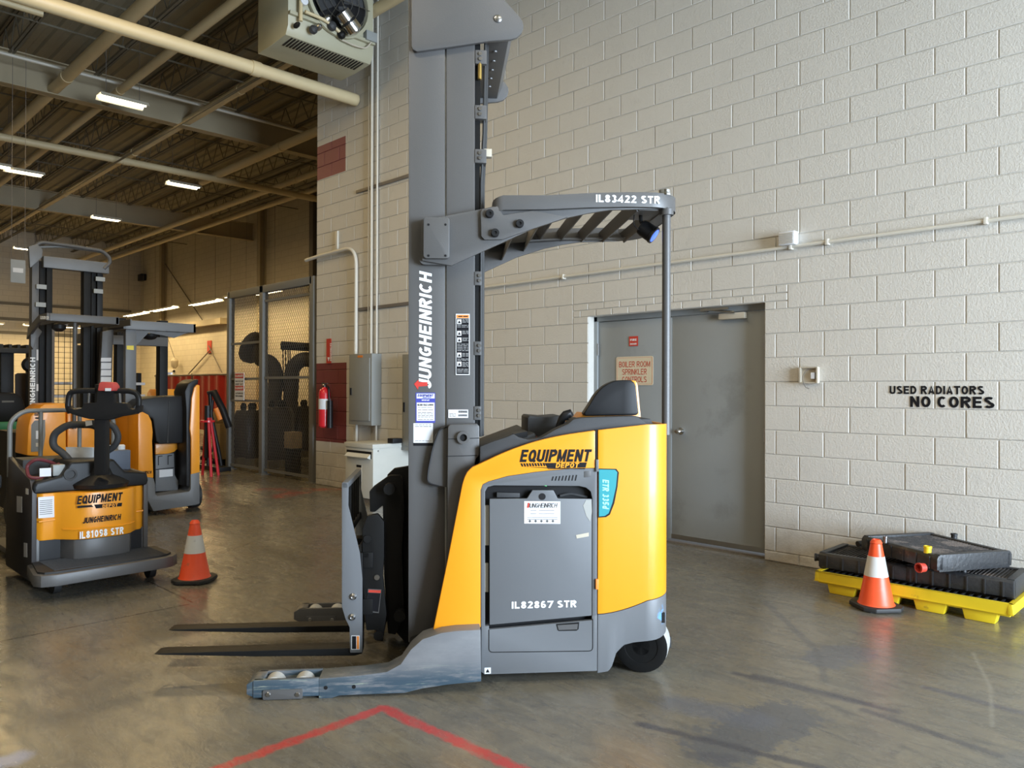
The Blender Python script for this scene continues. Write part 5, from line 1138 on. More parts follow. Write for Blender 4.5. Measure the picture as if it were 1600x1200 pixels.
finw('tiller_head', dpoly([(105, 634), (109, 638), (118, 640), (127, 638), (131, 630), (150, 629), (152, 610), (176, 610), (178, 629), (196, 630), (201, 638), (207, 640), (214, 637), (218, 633), (216, 644), (205, 648), (186, 651), (170, 656), (140, 655), (120, 650), (107, 645)], 5.66, .07), BLK, o, bev=.006)
for L_ in ([(150, 610.5), (122, 610.5), (110, 613), (107, 622), (106, 636), (110, 645)], [(178, 610.5), (203, 611), (213, 614), (217, 622), (217, 636), (213, 645)]):
    finw('handle_loop', tube(B(), bend([tpx(x, y, 5.69) for x, y in L_], .06), .020, 12), BLK, o)
for L_ in ([(140, 611), (139, 630)], [(187, 611), (188, 630)]): finw('head_strut', tube(B(), [tpx(x, y, 5.69) for x, y in L_], .010, 8), STL, o)
finw('grab_rail', tube(B(), bend([atD(x, y, 5.95) for x, y in ((160, 672), (146, 664), (106, 663), (84, 678), (82, 697), (100, 709), (112, 724), (114, 740))], .09, 7), .027, 12), CHA, o, label='curved black grab rail left of the tiller')
finw('grab_rail', tube(B(), bend([atD(x, y, 6.0) for x, y in ((168, 662), (178, 666), (186, 682), (180, 697), (166, 706))], .07, 7), .024, 12), CHA, o)
finw('display', dpoly([(130, 668), (133, 657), (146, 656), (150, 668)], 5.9, .04), CHA, o, bev=.006); finw('display_label', dpoly([(134, 666), (144, 664), (143, 657), (133, 657.5)], 5.895, .004), WHT, o)
finw('battery_case', abox(B(), -7.02, -6.62, 2.0, YB_-.01, .70, .94), mat('blue grey battery', (.09, .11, .15), .5), o, bev=.008, label='blue grey battery case'); finw('battery_lid', abox(B(), -6.98, -6.7, YA+.02, 1.98, .72, .90), CHA, o, bev=.01)
for yv in (2.02, 2.11): finw('vent_cap', lathe(B(), [(.028, 0), (.03, .04), (.02, .05)], (-6.72, yv+.1, .93), n=12), WHT, o)
pw = PT
finw('load_backrest', tube(B(), bend([(-7.0, YA+.0, .75), (-7.0, YA, 1.18), (-7.0, YA+.09, 1.26), (-7.0, YA+.62, 1.26), (-7.0, YB_-.02, 1.20), (-7.0, YB_-.02, .75)], .12, 6), .018, 12), FNC, o)
for yv in (1.70, 1.98): finw('backrest_post', cyl(B(), (-7.0, yv, .75), (-7.0, yv, 1.26), .016, 12), FNC, o)
doc = dpoly([(107, 728), (145, 727), (145, 699), (102, 698.5)], 6.02, .02); tag(fin('document_sleeve', doc, mat('papers in plastic', (.62, .63, .64), .2, var=.25, scale=14), bev=.004), 'white papers in a clear sleeve propped behind the tiller', 'papers')
CBL = mat('dark red cable', (.12, .02, .025), .5)
finw('battery_cable', tube(B(), bend([(-6.5, 1.72, .84), (-6.40, 1.62, .90), (-6.38, 1.52, .93), (-6.42, 1.47, .88), (-6.36, 1.47, .80), (-6.34, 1.54, .79), (-6.38, 1.62, .84), (-6.42, 1.68, .88)], .06), .012, 8), CBL, o)
finw('battery_plug', abox(B(), -6.42, -6.34, 1.62, 1.70, .80, .88), PAN, o, bev=.006); finw('plug_label', xpoly([(62, 745), (80, 744), (80, 731), (62, 732)], PTX-.03, .01), WHT, o)
for (ya, yb, xa, xb) in ((775, 800, 26, 34), (763, 772, 40, 44), (848, 870, 37, 42)): finw('side_label', ypoly([(xa, yb), (xb, yb+1), (xb, ya+1), (xa, ya)], YA-.014, .002), WHT, o)
for yv in (1.58, 2.22): finw('caster', lathe(B(), [(.075, 0), (.075, .045)], (-6.12, yv-.02, .076), (0, 1, 0), 20), RUB, o)
finw('caster_fork', prismX(B(), [(2.17, .10), (2.20, .18), (2.26, .18), (2.25, .10)], -6.18, -6.10), GRY, o); finw('drive_wheel', lathe(B(), [(.11, 0), (.11, .09)], (-6.5, 1.85, .112), (0, 1, 0), 24), RUB, o)
for yv in (1.60, 1.98): finw('fork', abox(B(), -8.2, -7.0, yv, yv+.17, .04, .09), GRY, o, bev=.01)
# neighbouring dark pallet truck, only its side in view
o = empty('pallet_truck', (-6.9, .95, 0)); tag(o, 'dark pallet truck cut off by the left edge of the view', 'pallet truck')
finw('chassis', abox(B(), -7.3, -6.35, .55, 1.30, .10, .72), DRK, o, bev=.02); finw('deck', abox(B(), -7.3, -6.5, .55, 1.34, .72, .82), DRK, o, bev=.02)
finw('battery_case', abox(B(), -7.9, -7.0, .7, 1.42, .72, .88), FNC, o, bev=.01); finw('cable', tube(B(), bend([(-6.5, 1.0, .82), (-6.45, 1.2, .86), (-6.6, 1.34, .84), (-6.9, 1.36, .86)], .08), .012, 8), CBL, o)
for yv in (.62, 1.26): finw('caster', lathe(B(), [(.08, 0), (.08, .05)], (-6.6, yv, .081), (0, 1, 0), 18), RUB, o)
finw('drive_wheel', lathe(B(), [(.11, 0), (.11, .08)], (-7.0, .9, .112), (0, 1, 0), 20), RUB, o)

# ---- reach truck seen from the rear with an open operator compartment
BX = -9.0
o = empty('reach_truck', (BX-.8, 3.4, 0)); tag(o, 'yellow reach truck seen from behind with open standing compartment', 'forklift'); TB = o
finw('rear_skirt', xpoly([(216, 742), (240, 747), (243, 757), (243, 772), (246, 775), (296, 768), (298, 764), (298, 741), (312, 737), (312, 787), (306, 789), (240, 799), (230, 780), (216, 762)], BX, .35), GRL, o, bev=.008, label='grey rear skirt')
finw('right_rear_column', xpoly([(299, 741), (299, 684), (297, 670), (300, 622), (304, 606), (308, 601), (312, 602), (312, 738)], BX, .30), YEL, o, bev=.006, label='yellow right rear column')
finw('backrest', xpoly([(291, 760), (291, 640), (289, 612), (294, 600), (302, 594), (311, 592), (310, 600), (305, 604), (300, 622), (297, 670), (299, 686), (299, 762)], BX-.02, .34), BLK, o, bev=.02)
yL = onX(217, 700, BX).y
finw('left_rear_column', xpoly([(216, 744), (216, 640), (222, 643), (232, 648), (237, 658), (239, 675), (238, 690), (240, 747)], BX, .3), YEL, o, bev=.01, label='yellow left rear column')
finw('side_cover', prism(B(), [(BX-.05, .42), (BX-.05, 1.14), (BX-.5, 1.18), (BX-1.5, 1.14), (BX-1.8, .9), (BX-1.8, .42)], yL-.01, yL+.04), YEL, o, bev=.01)
finw('side_skirt', prism(B(), [(BX-.05, .06), (BX-.05, .42), (BX-1.8, .42), (BX-1.8, .06)], yL-.01, yL+.04), GRY, o, bev=.008)
xtext('JUNGHEINRICH', BTX, BX+.003, 205, 741, 237, 736.5, o, shear=.2)
finw('dash', xpoly([(205, 640), (215, 629), (222, 624), (245, 620), (290, 618), (292, 692), (250, 694), (244, 690), (239, 655), (222, 645)], BX-.12, .5), BLK, o, bev=.02)
finw('dash_seam', xpoly([(261, 692), (264, 627), (265, 627), (262.5, 692)], BX-.115, .004), RUB, o)
finw('inner_wall', xpoly([(243, 775), (243, 690), (296, 690), (296, 770)], BX-.32, .1), DRK, o); finw('inner_yellow_band', xpoly([(243, 710), (243, 692), (281, 689), (279, 700), (272, 706), (262, 709)], BX-.28, .04), YEL, o, bev=.004)
finw('inner_panel', xpoly([(243, 768), (243, 711), (272, 708), (273, 742), (279, 752), (278, 766)], BX-.26, .05), GRL, o, bev=.005); finw('instruction_sheet', xpoly([(249, 746), (270, 744), (270, 733), (249, 734)], BX-.255, .004), WHT, o)
for x, y in ((247, 713), (262, 712)): finw('panel_slot', xpoly([(x, y+14), (x+1.4, y+14), (x+1.4, y+1), (x+7, y), (x+7, y-1.2), (x, y-.6)], BX-.255, .003), BLK, o)
finw('shelf_divider', xpoly([(243, 733), (272, 730), (272, 731.5), (243, 734.5)], BX-.255, .003), BLK, o)
GX = -9.4
gz1, gz0 = onX(196, 500, GX).z, onX(196, 514, GX).z; gy0, gy1 = onX(196, 505, GX).y, onX(306, 515, GX).y
finw('guard_rear_rim', abox(B(), GX-.03, GX, gy0, gy1, gz0, gz1), GRL, o, bev=.003)
finw('guard_side_rim', prism(B(), [(GX, gz0), (GX, gz1), (GX-.45, gz1-.0), (GX-.85, gz1-.06), (GX-.85, gz0-.06), (GX-.45, gz0)], gy0-.02, gy0+.005), GRY, o, bev=.003)
finw('guard_side_rim', prism(B(), [(GX, gz0), (GX, gz1), (GX-.85, gz1), (GX-.85, gz0)], gy1-.03, gy1), GRY, o, bev=.003)
for k in range(6): finw('guard_bar', abox(B(), GX-.85, GX-.02, gy0+.1+k*.13, gy0+.115+k*.13, gz0, gz0+.07), GRY, o)
finw('guard_under_plate', xpoly([(212, 510), (306, 519), (290, 521), (272, 528), (255, 524), (232, 520), (222, 530), (213, 540)], GX-.1, .02), GRY, o)
finw('rear_post', abox(B(), GX-.10, GX-.02, gy0+.01, gy0+.13, 1.1, gz0), GRL, o, bev=.01, label='light grey rear post'); finw('post_sticker', xpoly([(198, 546), (209, 547), (209, 540), (198, 540)], GX-.015, .003), mat('yellow sticker', (.75, .6, .05), .5), o)
q = onX(234, 522, GX-.2); finw('dome_light', lathe(B(), [(.05, 0), (.085, .02), (.09, .05), (.06, .08), (.02, .09)], (q.x, q.y, gz0-.01), (0, 0, -1), 18), BLK, o)
finw('front_pillar', xpoly([(160, 518), (178, 514), (176, 560), (174, 640), (154, 640), (157, 580)], GX-.35, .08), GRY, o, bev=.006)
for y0_, y1_ in ((559, 565), (567, 576.5), (578, 587), (589, 597)): finw('pillar_sticker', xpoly([(157.5, y1_), (173.5, y1_), (174, y0_), (158, y0_)], GX-.345, .003), WHT, o)
RM = BX-1.75
for a_, b_ in (((183, 530), (196, 640)), ((250, 545), (262, 640))):
    p, q = onX(a_[0], a_[1], RM), onX(b_[0], b_[1], RM); finw('mast_rail', abox(B(), RM-.14, RM, p.y, q.y, .15, 2.35), DRK, o, bev=.004)
p, q = onX(124, 533, RM), onX(222, 533, RM); finw('mast_crossmember', abox(B(), RM-.12, RM+.02, p.y, onX(262, 533, RM).y, 2.0, 2.12), GRY, o, bev=.004)
finw('chassis', abox(B(), BX-1.75, BX-.36, yL+.03, onX(312, 700, BX).y-.03, .08, .95), DRK, o)
for yv in (yL+.15, yL+.7): finw('drive_wheel', lathe(B(), [(.15, 0), (.15, .10)], (BX-.35, yv, .151), (0, 1, 0), 22), RUB, o)
# ---- reach truck with the tall mast
AX = -10.0
o = empty('reach_truck', (AX+.5, 2.5, 0)); tag(o, 'reach truck with wide twin mast towering behind the pallet truck', 'forklift')
def rail2(x0, x1, m, dx=0, z1=2.88, dep=.12): p, q = onX(x0, 450, AX+dx), onX(x1, 450, AX+dx); return finw('mast_rail', abox(B(), AX+dx-dep, AX+dx, p.y, q.y, .15, z1), m, o, bev=.003)
rail2(50, 61, GRY); rail2(62, 72, DRK, -.02); rail2(73, 82, DRK, .03); rail2(131, 142, DRK, .03); rail2(143, 150, DRK, -.02); rail2(152, 161, BLK)
finw('mast_head_beam', prismX(B(), [(onX(66, 400, AX).y, 2.80), (onX(168, 408, AX).y, 2.80), (onX(168, 399, AX).y, 2.93), (onX(66, 388, AX).y, 2.93)], AX-.05, AX+.06), GRL, o, bev=.006)
finw('mast_head_plate', xpoly([(47, 418), (45, 385), (58, 381), (67, 390), (66, 402), (50, 417)], AX+.12, .06), GRL, o, bev=.006)
finw('head_hose', tube(B(), bend([onX(x, y, AX+.05) for x, y in ((50, 390), (62, 378), (110, 384), (160, 392), (171, 402), (172, 410), (162, 420))], .1, 6), .022, 10), GRY, o); finw('head_hose', tube(B(), bend([onX(x, y, AX+.02) for x, y in ((60, 386), (100, 385), (150, 392), (166, 396))], .1, 5), .016, 10), FNC, o)
for x, y in ((65, 448), (154, 455), (157, 436), (64, 476)): q = onX(x, y, AX+.04); finw('hose_clamp', abox(B(), q.x-.02, q.x, q.y-.05, q.y+.05, q.z-.025, q.z+.025), PAN, o)
g1, g0 = onX(78, 489, -9.1).z, onX(78, 501, -9.1).z; ya, yb = onX(78, 492, -9.1).y, onX(186, 500, -9.1).y
finw('guard_rear_rim', abox(B(), -9.13, -9.1, ya, yb, g0, g1), GRY, o, bev=.004); finw('guard_side_rim', prism(B(), [(-9.1, g0), (-9.1, g1), (-9.4, g1), (-9.85, g1-.12), (-9.9, g0-.16), (-9.4, g0)], ya-.03, ya), GRY, o, bev=.006)
finw('guard_side_rim', prism(B(), [(-9.1, g0), (-9.1, g1), (-9.85, g1), (-9.85, g0)], yb-.03, yb), GRY, o)
for k in range(6): finw('guard_bar', abox(B(), -9.88, -9.12, ya+.1+k*.14, ya+.115+k*.14, g0, g0+.07), GRY, o)
xtext('IL83078 STR', BEI, -9.098, 63, 499, 76, 494, o)
q = onX(116.5, 560, -9.2); finw('rear_post', cyl(B(), (q.x, q.y, 1.0), (q.x, q.y, g0), .020, 14), GRY, o)
finw('side_bracket', xpoly([(48, 540), (48, 512), (56, 508), (66, 518), (58, 532), (52, 546)], -9.75, .06), GRY, o, bev=.006)
q = onX(92, 506, -9.4); finw('dome_light', lathe(B(), [(.03, 0), (.07, .02), (.07, .06), (.03, .09)], (q.x, q.y, g0), (0, 0, -1), 16), BLK, o)
AB = -9.15
finw('rear_cover', xpoly([(42, 712), (44, 668), (48, 650), (58, 640), (70, 631), (103, 630), (104, 715)], AB, .5), YEL, o, bev=.02, label='yellow rear cover')
finw('rear_cover', xpoly([(105, 715), (105, 640), (128, 640), (150, 652), (152, 720), (130, 722)], AB-.1, .5), YEL, o, bev=.02)
finw('cover_window', xpoly([(48.5, 706), (49, 664), (54, 657), (70.5, 656), (71, 680), (67, 705)], AB+.004, .006), FNC, o); finw('window_label', xpoly([(56, 686), (63, 686), (63, 673), (56, 673)], AB+.008, .003), WHT, o); finw('window_label', xpoly([(56, 698), (66, 698), (66, 692), (56, 692)], AB+.008, .003), BEI, o)
xtext('EQUIPMENT', BTX, AB+.003, 54, 650, 66, 645, o); finw('print', xpoly([(55, 654.5), (65, 654.5), (65, 652), (55, 652)], AB+.003, .001), BTX, o)
p = onX(54.5, 640, AX+.004); q = onX(54.5, 545, AX+.004)
t_ = textm('lettering', 'JUNGHEINRICH', WTX, (AX+.002, onX(54.5, 640, AX).y, 1.16), (0, 0, 1), (0, -1, 0), .62, .05, o)
for v in t_.data.vertices: v.co -= o.location
for x, y0_, y1_ in ((58.5, 546, 563), (58.5, 600, 611)): finw('mast_sticker', xpoly([(x-1.5, y1_), (x+1.5, y1_), (x+1.5, y0_), (x-1.5, y0_)], AX+.003, .003), WHT, o)
finw('chassis', abox(B(), -10.6, -9.7, onX(46, 700, AB).y, 3.02, .08, .95), DRK, o)
for xv in (128, 147): p = onX(xv, 600, -10.3); finw('lift_cylinder', cyl(B(), (p.x, p.y, .9), (p.x, p.y, 1.95), .055, 16), FNC, o)
p = onX(125, 600, -10.3); finw('cylinder_clamp', abox(B(), -10.36, -10.22, p.y, p.y+.32, 1.40, 1.46), GRY, o, bev=.005)
for yv in (2.0, 2.7): finw('drive_wheel', lathe(B(), [(.15, 0), (.15, .10)], (-9.5, yv, .151), (0, 1, 0), 20), RUB, o)
# ---- green counterbalance truck
GX2 = -13.8
o = empty('forklift', (GX2-.8, 2.9, 0)); tag(o, 'green counterbalance forklift with black seat at the far left', 'forklift')
finw('counterweight', xpoly([(-30, 742), (-30, 676), (44, 671), (43, 688), (38, 700), (38, 742)], GX2, .5), BLK, o, bev=.03)
finw('hood', xpoly([(-30, 676), (-30, 661), (20, 659), (45, 659), (46, 664), (44, 673)], GX2+.02, .9), GRN, o, bev=.02, label='green hood'); xtext('MITSUBISHI', BEI, GX2+.012, -18, 682, 57, 677, o)
finw('seat', xpoly([(-20, 660), (-20, 618), (0, 613), (25, 614), (36, 622), (41, 640), (42, 660)], GX2-.1, .25), BLK, o, bev=.04); finw('seat_stripe', xpoly([(3, 629), (22, 628.5), (22, 626), (3, 626)], GX2-.095, .004), FNC, o)
for x in (-20, 9, 52): p = onX(x, 600, GX2-.6); finw('guard_pillar', abox(B(), GX2-.7, GX2-.5, p.y-.09, p.y+.09, 1.0, 2.0), BLK, o, bev=.01)
p, q = onX(-30, 560, GX2-.4), onX(50, 560, GX2-.4)
finw('guard_rim', abox(B(), GX2-.5, GX2-.4, p.y, q.y, 1.98, 2.06), CHA, o, bev=.01); finw('guard_rim', abox(B(), GX2-1.7, GX2-1.6, p.y, q.y, 2.02, 2.1), CHA, o, bev=.01)
for k in range(6): yv = p.y+.05+(q.y-p.y-.1)*k/5; finw('guard_bar', abox(B(), GX2-1.65, GX2-.45, yv-.02, yv+.02, 2.05, 2.12), CHA, o)
finw('mirror', lathe(B(), [(.11, 0), (.12, .02), (.08, .05)], onX(46, 570, GX2-.4), (1, 0, 0), 16), BLK, o)
finw('body', abox(B(), GX2-2.2, GX2-.5, 2.3, 3.5, .15, .95), BLK, o, bev=.03); finw('door_panel', xpoly([(24, 660), (24, 585), (28, 583), (50, 583), (50, 660)], GX2-.9, .03), mat('dark brown panel', (.05, .04, .035), .6), o)
for yv in (2.3, 3.35): finw('wheel', lathe(B(), [(.22, 0), (.22, .16)], (GX2-.5, yv, .221), (0, 1, 0), 22), RUB, o)
# ---- shelf rack and other dim things at the back
o = empty('storage_rack', (-22, 8.6, 0)); tag(o, 'dark storage rack with pale shelf edges behind the reach trucks', 'rack')
p0, p1 = onX(84, 600, -17), onX(226, 600, -17); o.location = (-17.2, (p0.y+p1.y)/2, 0)
for yv in (p0.y, (p0.y+p1.y)/2, p1.y): finw('upright', abox(B(), -17.4, -17.3, yv-.04, yv+.04, 0, 1.75), DRK, o)
for z in (.35, .65, .95, 1.25, 1.5): finw('shelf', abox(B(), -17.5, -17.0, p0.y, p1.y, z, z+.03), FNC, o); finw('shelf_edge', abox(B(), -16.99, -16.97, p0.y, p1.y, z-.01, z+.045), WHT, o)
o = empty('mesh_partition', (-16, 6, 0)); yb0, yb1 = onX(82, 560, -16.4).y, onX(118, 560, -16.4).y; o.location = (-16.4, (yb0+yb1)/2, 0); tag(o, 'black wire grid partition seen between the mast rails', 'partition')
bm = B()
k = yb0
while k < yb1: abox(bm, -16.405, -16.395, k-.004, k+.004, .1, 2.6); k += .10
for j in range(25): abox(bm, -16.405, -16.395, yb0, yb1, .1+j*.1-.004, .1+j*.1+.004)
finw('grid', bm, DRK, o, kind='stuff'); finw('frame', abox(B(), -16.42, -16.38, yb0-.05, yb1+.05, 2.6, 2.66), STR, o)
for yv in (yb0, yb1): finw('frame_post', abox(B(), -16.42, -16.38, yv-.03, yv+.03, 0, 2.66), STR, o)
q = onX(28, 424, -14); tag(fin('hanging_sign', abox(B(), q.x, q.x+.01, q.y-.10, q.y+.10, q.z-.18, q.z+.18), PAN), 'small grey sign hanging from the roof at the left edge', 'sign')
sg = bpy.data.objects['hanging_sign']; fin('sign_band', abox(B(), q.x+.011, q.x+.013, q.y-.07, q.y+.07, q.z-.02, q.z+.05), WHT, sg)
for s in (-1, 1): fin('sign_cord', cyl(B(), (q.x+.005, q.y+s*.09, q.z+.18), (q.x+.005, q.y+s*.09, CEIL-.6), .004, 5), STR, sg)
# welding curtain
cx0, cx1 = onY(244, 600, RECY-1.6).x, onY(366, 600, RECY-1.6).x; zt = onY(300, 586, RECY-1.6).z
o = empty('welding_curtain', ((cx0+cx1)/2, RECY-1.6, 0)); tag(o, 'red welding curtain hanging from a rail near the recessed wall', 'curtain')
n = 60; bm = B(); a0, a1 = [], []
for k in range(n+1):
    x = cx0+(cx1-cx0)*k/n; y = RECY-1.6+.05*math.sin(k*1.1)+.03*math.sin(k*.37); a0.append(bm.verts.new((x, y, .12))); a1.append(bm.verts.new((x, y, zt-.03)))
for k in range(n): bm.faces.new((a0[k], a0[k+1], a1[k+1], a1[k]))
finw('sheet', bm, CUR, o, ang=80); finw('rail', cyl(B(), (cx0-.1, RECY-1.6, zt), (cx1+.1, RECY-1.6, zt), .03, 8), STR, o)
for x in (cx0, (cx0+cx1)/2, cx1): finw('frame_post', cyl(B(), (x, RECY-1.6, 0), (x, RECY-1.6, zt+.05), .025, 8), STR, o)
# hoist, stand, tan cabinet and loose scrap left of the fence
hx = onZ(340, 735, 0)
def dz(x, y, D=13.6): return atD(x, y, D)
o = empty('engine_hoist', tuple(Vector((dz(335, 700).x, dz(335, 700).y, 0)))); tag(o, 'folded black hoist with an orange ram before the red curtain', 'hoist')
finw('boom', tube(B(), [dz(326, 616), dz(334, 612), dz(348, 640), dz(358, 668)], .06, 8), BLK, o, ang=60); finw('mast_leg', tube(B(), [dz(328, 616), dz(330, 650), dz(344, 716), dz(346, 731)], .035, 8), BLK, o, ang=60); finw('mast_leg', tube(B(), [dz(332, 625), dz(326, 690), dz(325, 731)], .03, 8), BLK, o, ang=60)
finw('ram', cyl(B(), dz(338, 638), dz(345, 656), .055, 12), ORG, o); finw('base', abox(B(), o.location.x-.45, o.location.x+.4, o.location.y-.12, o.location.y+.12, 0, .08), BLK, o, bev=.01)
q = dz(324, 690, 12.7); o = empty('jack_stand', (q.x, q.y, 0)); tag(o, 'tall red tripod stand behind the rear reach truck', 'stand')
for dx, dy in ((-.18, 0), (.20, -.02), (.02, .18)): finw('leg', tube(B(), [(q.x+dx*.25, q.y+dy*.25, .95), (q.x+dx, q.y+dy, 0)], .024, 8), RED, o)
finw('column', cyl(B(), (q.x, q.y, .3), (q.x, q.y, 1.15), .05, 10), BLK, o); finw('top_ring', lathe(B(), [(.12, 0), (.12, .03), (.08, .03)], (q.x, q.y, .88), n=14), RED, o)
q = dz(349, 690, 14.5); o = empty('tan_cabinet', (q.x, q.y, 0)); tag(o, 'scuffed tan machine cabinet beside the fence post', 'cabinet')
finw('body', abox(B(), q.x-.16, q.x+.16, q.y-.14, q.y+.14, .12, .78), mat('tan enamel', (.32, .23, .11), .5), o, bev=.01); finw('top_box', abox(B(), q.x-.18, q.x+.05, q.y-.14, q.y+.14, .78, 1.0), MATS['tan enamel'], o, bev=.03); finw('plinth', abox(B(), q.x-.15, q.x+.15, q.y-.13, q.y+.13, 0, .12), DRK, o)
finw('cable', tube(B(), bend([(q.x-.17, q.y-.15, .9), (q.x-.05, q.y-.17, .6), (q.x-.08, q.y-.17, .25)], .1), .012, 6), RUB, o)
for (x0, y0_, x1, y1_, lab) in ((316, 716, 350, 710, 'long black bar lying nearest the tripod stand'), (316, 726, 338, 722, 'black bar on the floor before the tan cabinet'), (316, 700, 336, 703, 'short tilted bar behind the tripod stand')):
    a, b_ = onZ(x0, y0_, .05), onZ(x1, y1_, .05); tag(fin('steel_bar', tube(B(), [a, b_], .05, 8), DRK), lab, 'scrap metal')
for px, lab in ((348, 'left wooden block at the foot of the fence'), (365, 'right wooden block at the foot of the fence')):
    q = onZ(px, 730, 0); tag(fin('wood_block', abox(B(), q.x-.06, q.x+.06, q.y+.08, q.y+.2, 0, .16), mat('grey wood', (.16, .14, .09), .8, var=.3)), lab, 'wood')
q = onX(266, 640, -13.0); o = empty('yellow_machine', (-13.2, q.y, 0)); tag(o, 'yellow machine top showing behind the open reach truck', 'machine')
finw('body', xpoly([(251, 720), (251, 614), (255, 608), (277, 608), (279, 618), (280, 720)], -13.0, .6), YEL, o, bev=.02); finw('base', abox(B(), -13.6, -13.05, onX(252, 700, -13).y, onX(279, 700, -13).y, 0, .2), GRY, o)
tag(fin('pole_rack', cyl(B(), (onX(247, 655, -15).x, onX(247, 655, -15).y, 0), onX(247, 581, -15), .03, 8), DRK), 'thin dark pole in front of the bright far doorway', 'pole')
q = onY(279, 568, RECY-.06); bun = tag(fin('wall_hook_bundle', lathe(B(), [(.05, 0), (.13, .12), (.14, .3), (.06, .42)], (q.x, q.y-.15, q.z-.2), n=12), BEI), 'small bundle hanging by a cord on the recessed wall', 'bundle')
fin('cord', tube(B(), [(q.x, q.y-.15, q.z+.2), onY(261, 525, RECY-.2)], .012, 5), STR, bun)
p, q = onY(324, 552, RECY-.03), onY(330, 532, RECY-.03); tag(fin('notice', abox(B(), p.x, q.x, RECY-.04, RECY-.01, p.z, q.z), RTX), 'small red notice on the recessed wall above the curtain', 'notice')
p = onY(219, 434, RECY-.2); tag(fin('flood_light', abox(B(), p.x-.25, p.x+.2, p.y-.1, p.y+.1, p.z-.12, p.z+.16), BLK, bev=.03), 'small black flood light high on the recessed wall', 'lamp')
bpy.data.objects['flood_light'].location = (0, .08, 0)

# ---- wire fence in line with the block wall
FY = WALLY+.05
xs = [onY(359.5, 700, FY).x, onY(411, 700, FY).x, onY(490, 700, FY).x]
ztop = onY(411, 447, FY).z
o = empty('wire_fence', ((xs[0]+xs[2])/2, FY, 0)); tag(o, 'tall grey chain link fence panels between the wall corner and the curtain', 'fence')
for x, w in ((xs[0], .05), (xs[1], .06), (xs[2], .06)): finw('post', abox(B(), x-w, x+w, FY-.05, FY+.05, 0, ztop), FNC, o, bev=.006); finw('base_plate', abox(B(), x-w-.05, x+w+.05, FY-.08, FY+.08, 0, .015), FNC, o)
finw('top_rail', abox(B(), xs[0], xs[2], FY-.05, FY+.05, ztop-.12, ztop), FNC, o, bev=.006)
def zr(x, y): return onY(x, y, FY).z
for a_, b_, z in ((0, 1, zr(385, 536)), (0, 1, zr(385, 592)), (0, 1, zr(385, 626)), (1, 2, zr(450, 590)), (1, 2, zr(450, 465)), (0, 1, .08), (1, 2, .08)): finw('rail', abox(B(), xs[a_], xs[b_], FY-.02, FY+.02, z-.02, z+.02), FNC, o)
p = .062
for i in (0, 1):
    xa, xb = xs[i]+.05, xs[i+1]-.05; za, zb_ = .08, ztop-.12; bm = B(); c_ = xa-(zb_-za)*.62
    while c_ < xb:
        for s in (0, 1):     # both slopes
            p0 = Vector((c_, za)); p1 = Vector((c_+(zb_-za)*.62, zb_))
            if s: p0 = Vector((xa+xb-c_, za)); p1 = Vector((xa+xb-c_-(zb_-za)*.62, zb_))
            t0, t1 = 0, 1; dx = p1.x-p0.x
            ta, tb_ = (xa-p0.x)/dx, (xb-p0.x)/dx
            t0, t1 = max(t0, min(ta, tb_)), min(t1, max(ta, tb_))
            if t1-t0 > .005:
                a, b_ = p0.lerp(p1, t0), p0.lerp(p1, t1); tube(bm, [(a.x, FY+(.004 if s else -.004), a.y), (b_.x, FY+(.004 if s else -.004), b_.y)], .0034, 3, False)
        c_ += p
    finw('wire_mesh', bm, MSH, o, kind='stuff')
q = onY(374, 604, FY-.06); a, b_ = onY(367, 625, FY-.06), onY(381.5, 582, FY-.06)
sg = fin('danger_sign', abox(B(), a.x, b_.x, FY-.065, FY-.055, a.z, b_.z), WHT); tag(sg, 'white danger sign with two red headers wired to the left fence panel', 'sign')
H = b_.z-a.z
for z0_, s in ((.80, 'DANGER'), (.36, 'DANGER')):
    fin('red_header', abox(B(), a.x+.015, b_.x-.015, FY-.068, FY-.065, a.z+H*z0_, a.z+H*(z0_+.16)), RTX, sg); textm('lettering', s, WTX, (a.x+.03, FY-.0685, a.z+H*(z0_+.04)), (1, 0, 0), (0, 0, 1), (b_.x-a.x)-.06, H*.08, sg)
for zz, s in ((.66, 'HIGH VOLTAGE'), (.55, 'KEEP OUT'), (.22, 'AUTHORIZED'), (.12, 'PERSONNEL')): textm('lettering', s, BTX, (a.x+.03, FY-.0655, a.z+H*zz), (1, 0, 0), (0, 0, 1), (b_.x-a.x)-.06, H*.055, sg)
# stored things behind the fence
WRP = mat('dark shrink wrap', (.035, .028, .028), .35, var=.3, bump=.3, bscale=25)
def drum(px, py, r, h, label):
    p = onZ(px, py, 0); p = Vector((p.x, p.y, 0)); o = empty('wrapped_machine', tuple(p)); tag(o, label, 'machine')
    fin('wrapped_body', lathe(B(), [(r*.95, .12), (r, .2), (r*.98, h*.9), (r*.8, h), (r*.3, h+.02)], (0, 0, 0), n=10), WRP, o, ang=50); fin('pallet', abox(B(), -r, r, -r, r, 0, .12), mat('grey wood', (.16, .14, .09), .8, var=.3), o)
    for k in range(4): a = k*1.7; fin('protruding_fitting', lathe(B(), [(.05, 0), (.06, .1), (.03, .16)], (r*.45*math.cos(a), r*.45*math.sin(a), h-.02), n=8), DRK, o)
drum(387, 725, .27, 1.02, 'wrapped machine behind the left fence panel'); drum(432, 727, .33, 1.08, 'large wrapped machine behind the middle fence post'); drum(468, 712, .30, 1.05, 'wrapped machine behind the right fence panel')
DUC = mat('dark duct hose', (.04, .032, .025), .6, bump=.4, bscale=40)
def D_(x, y, d=15.8): return atD(x, y, d)
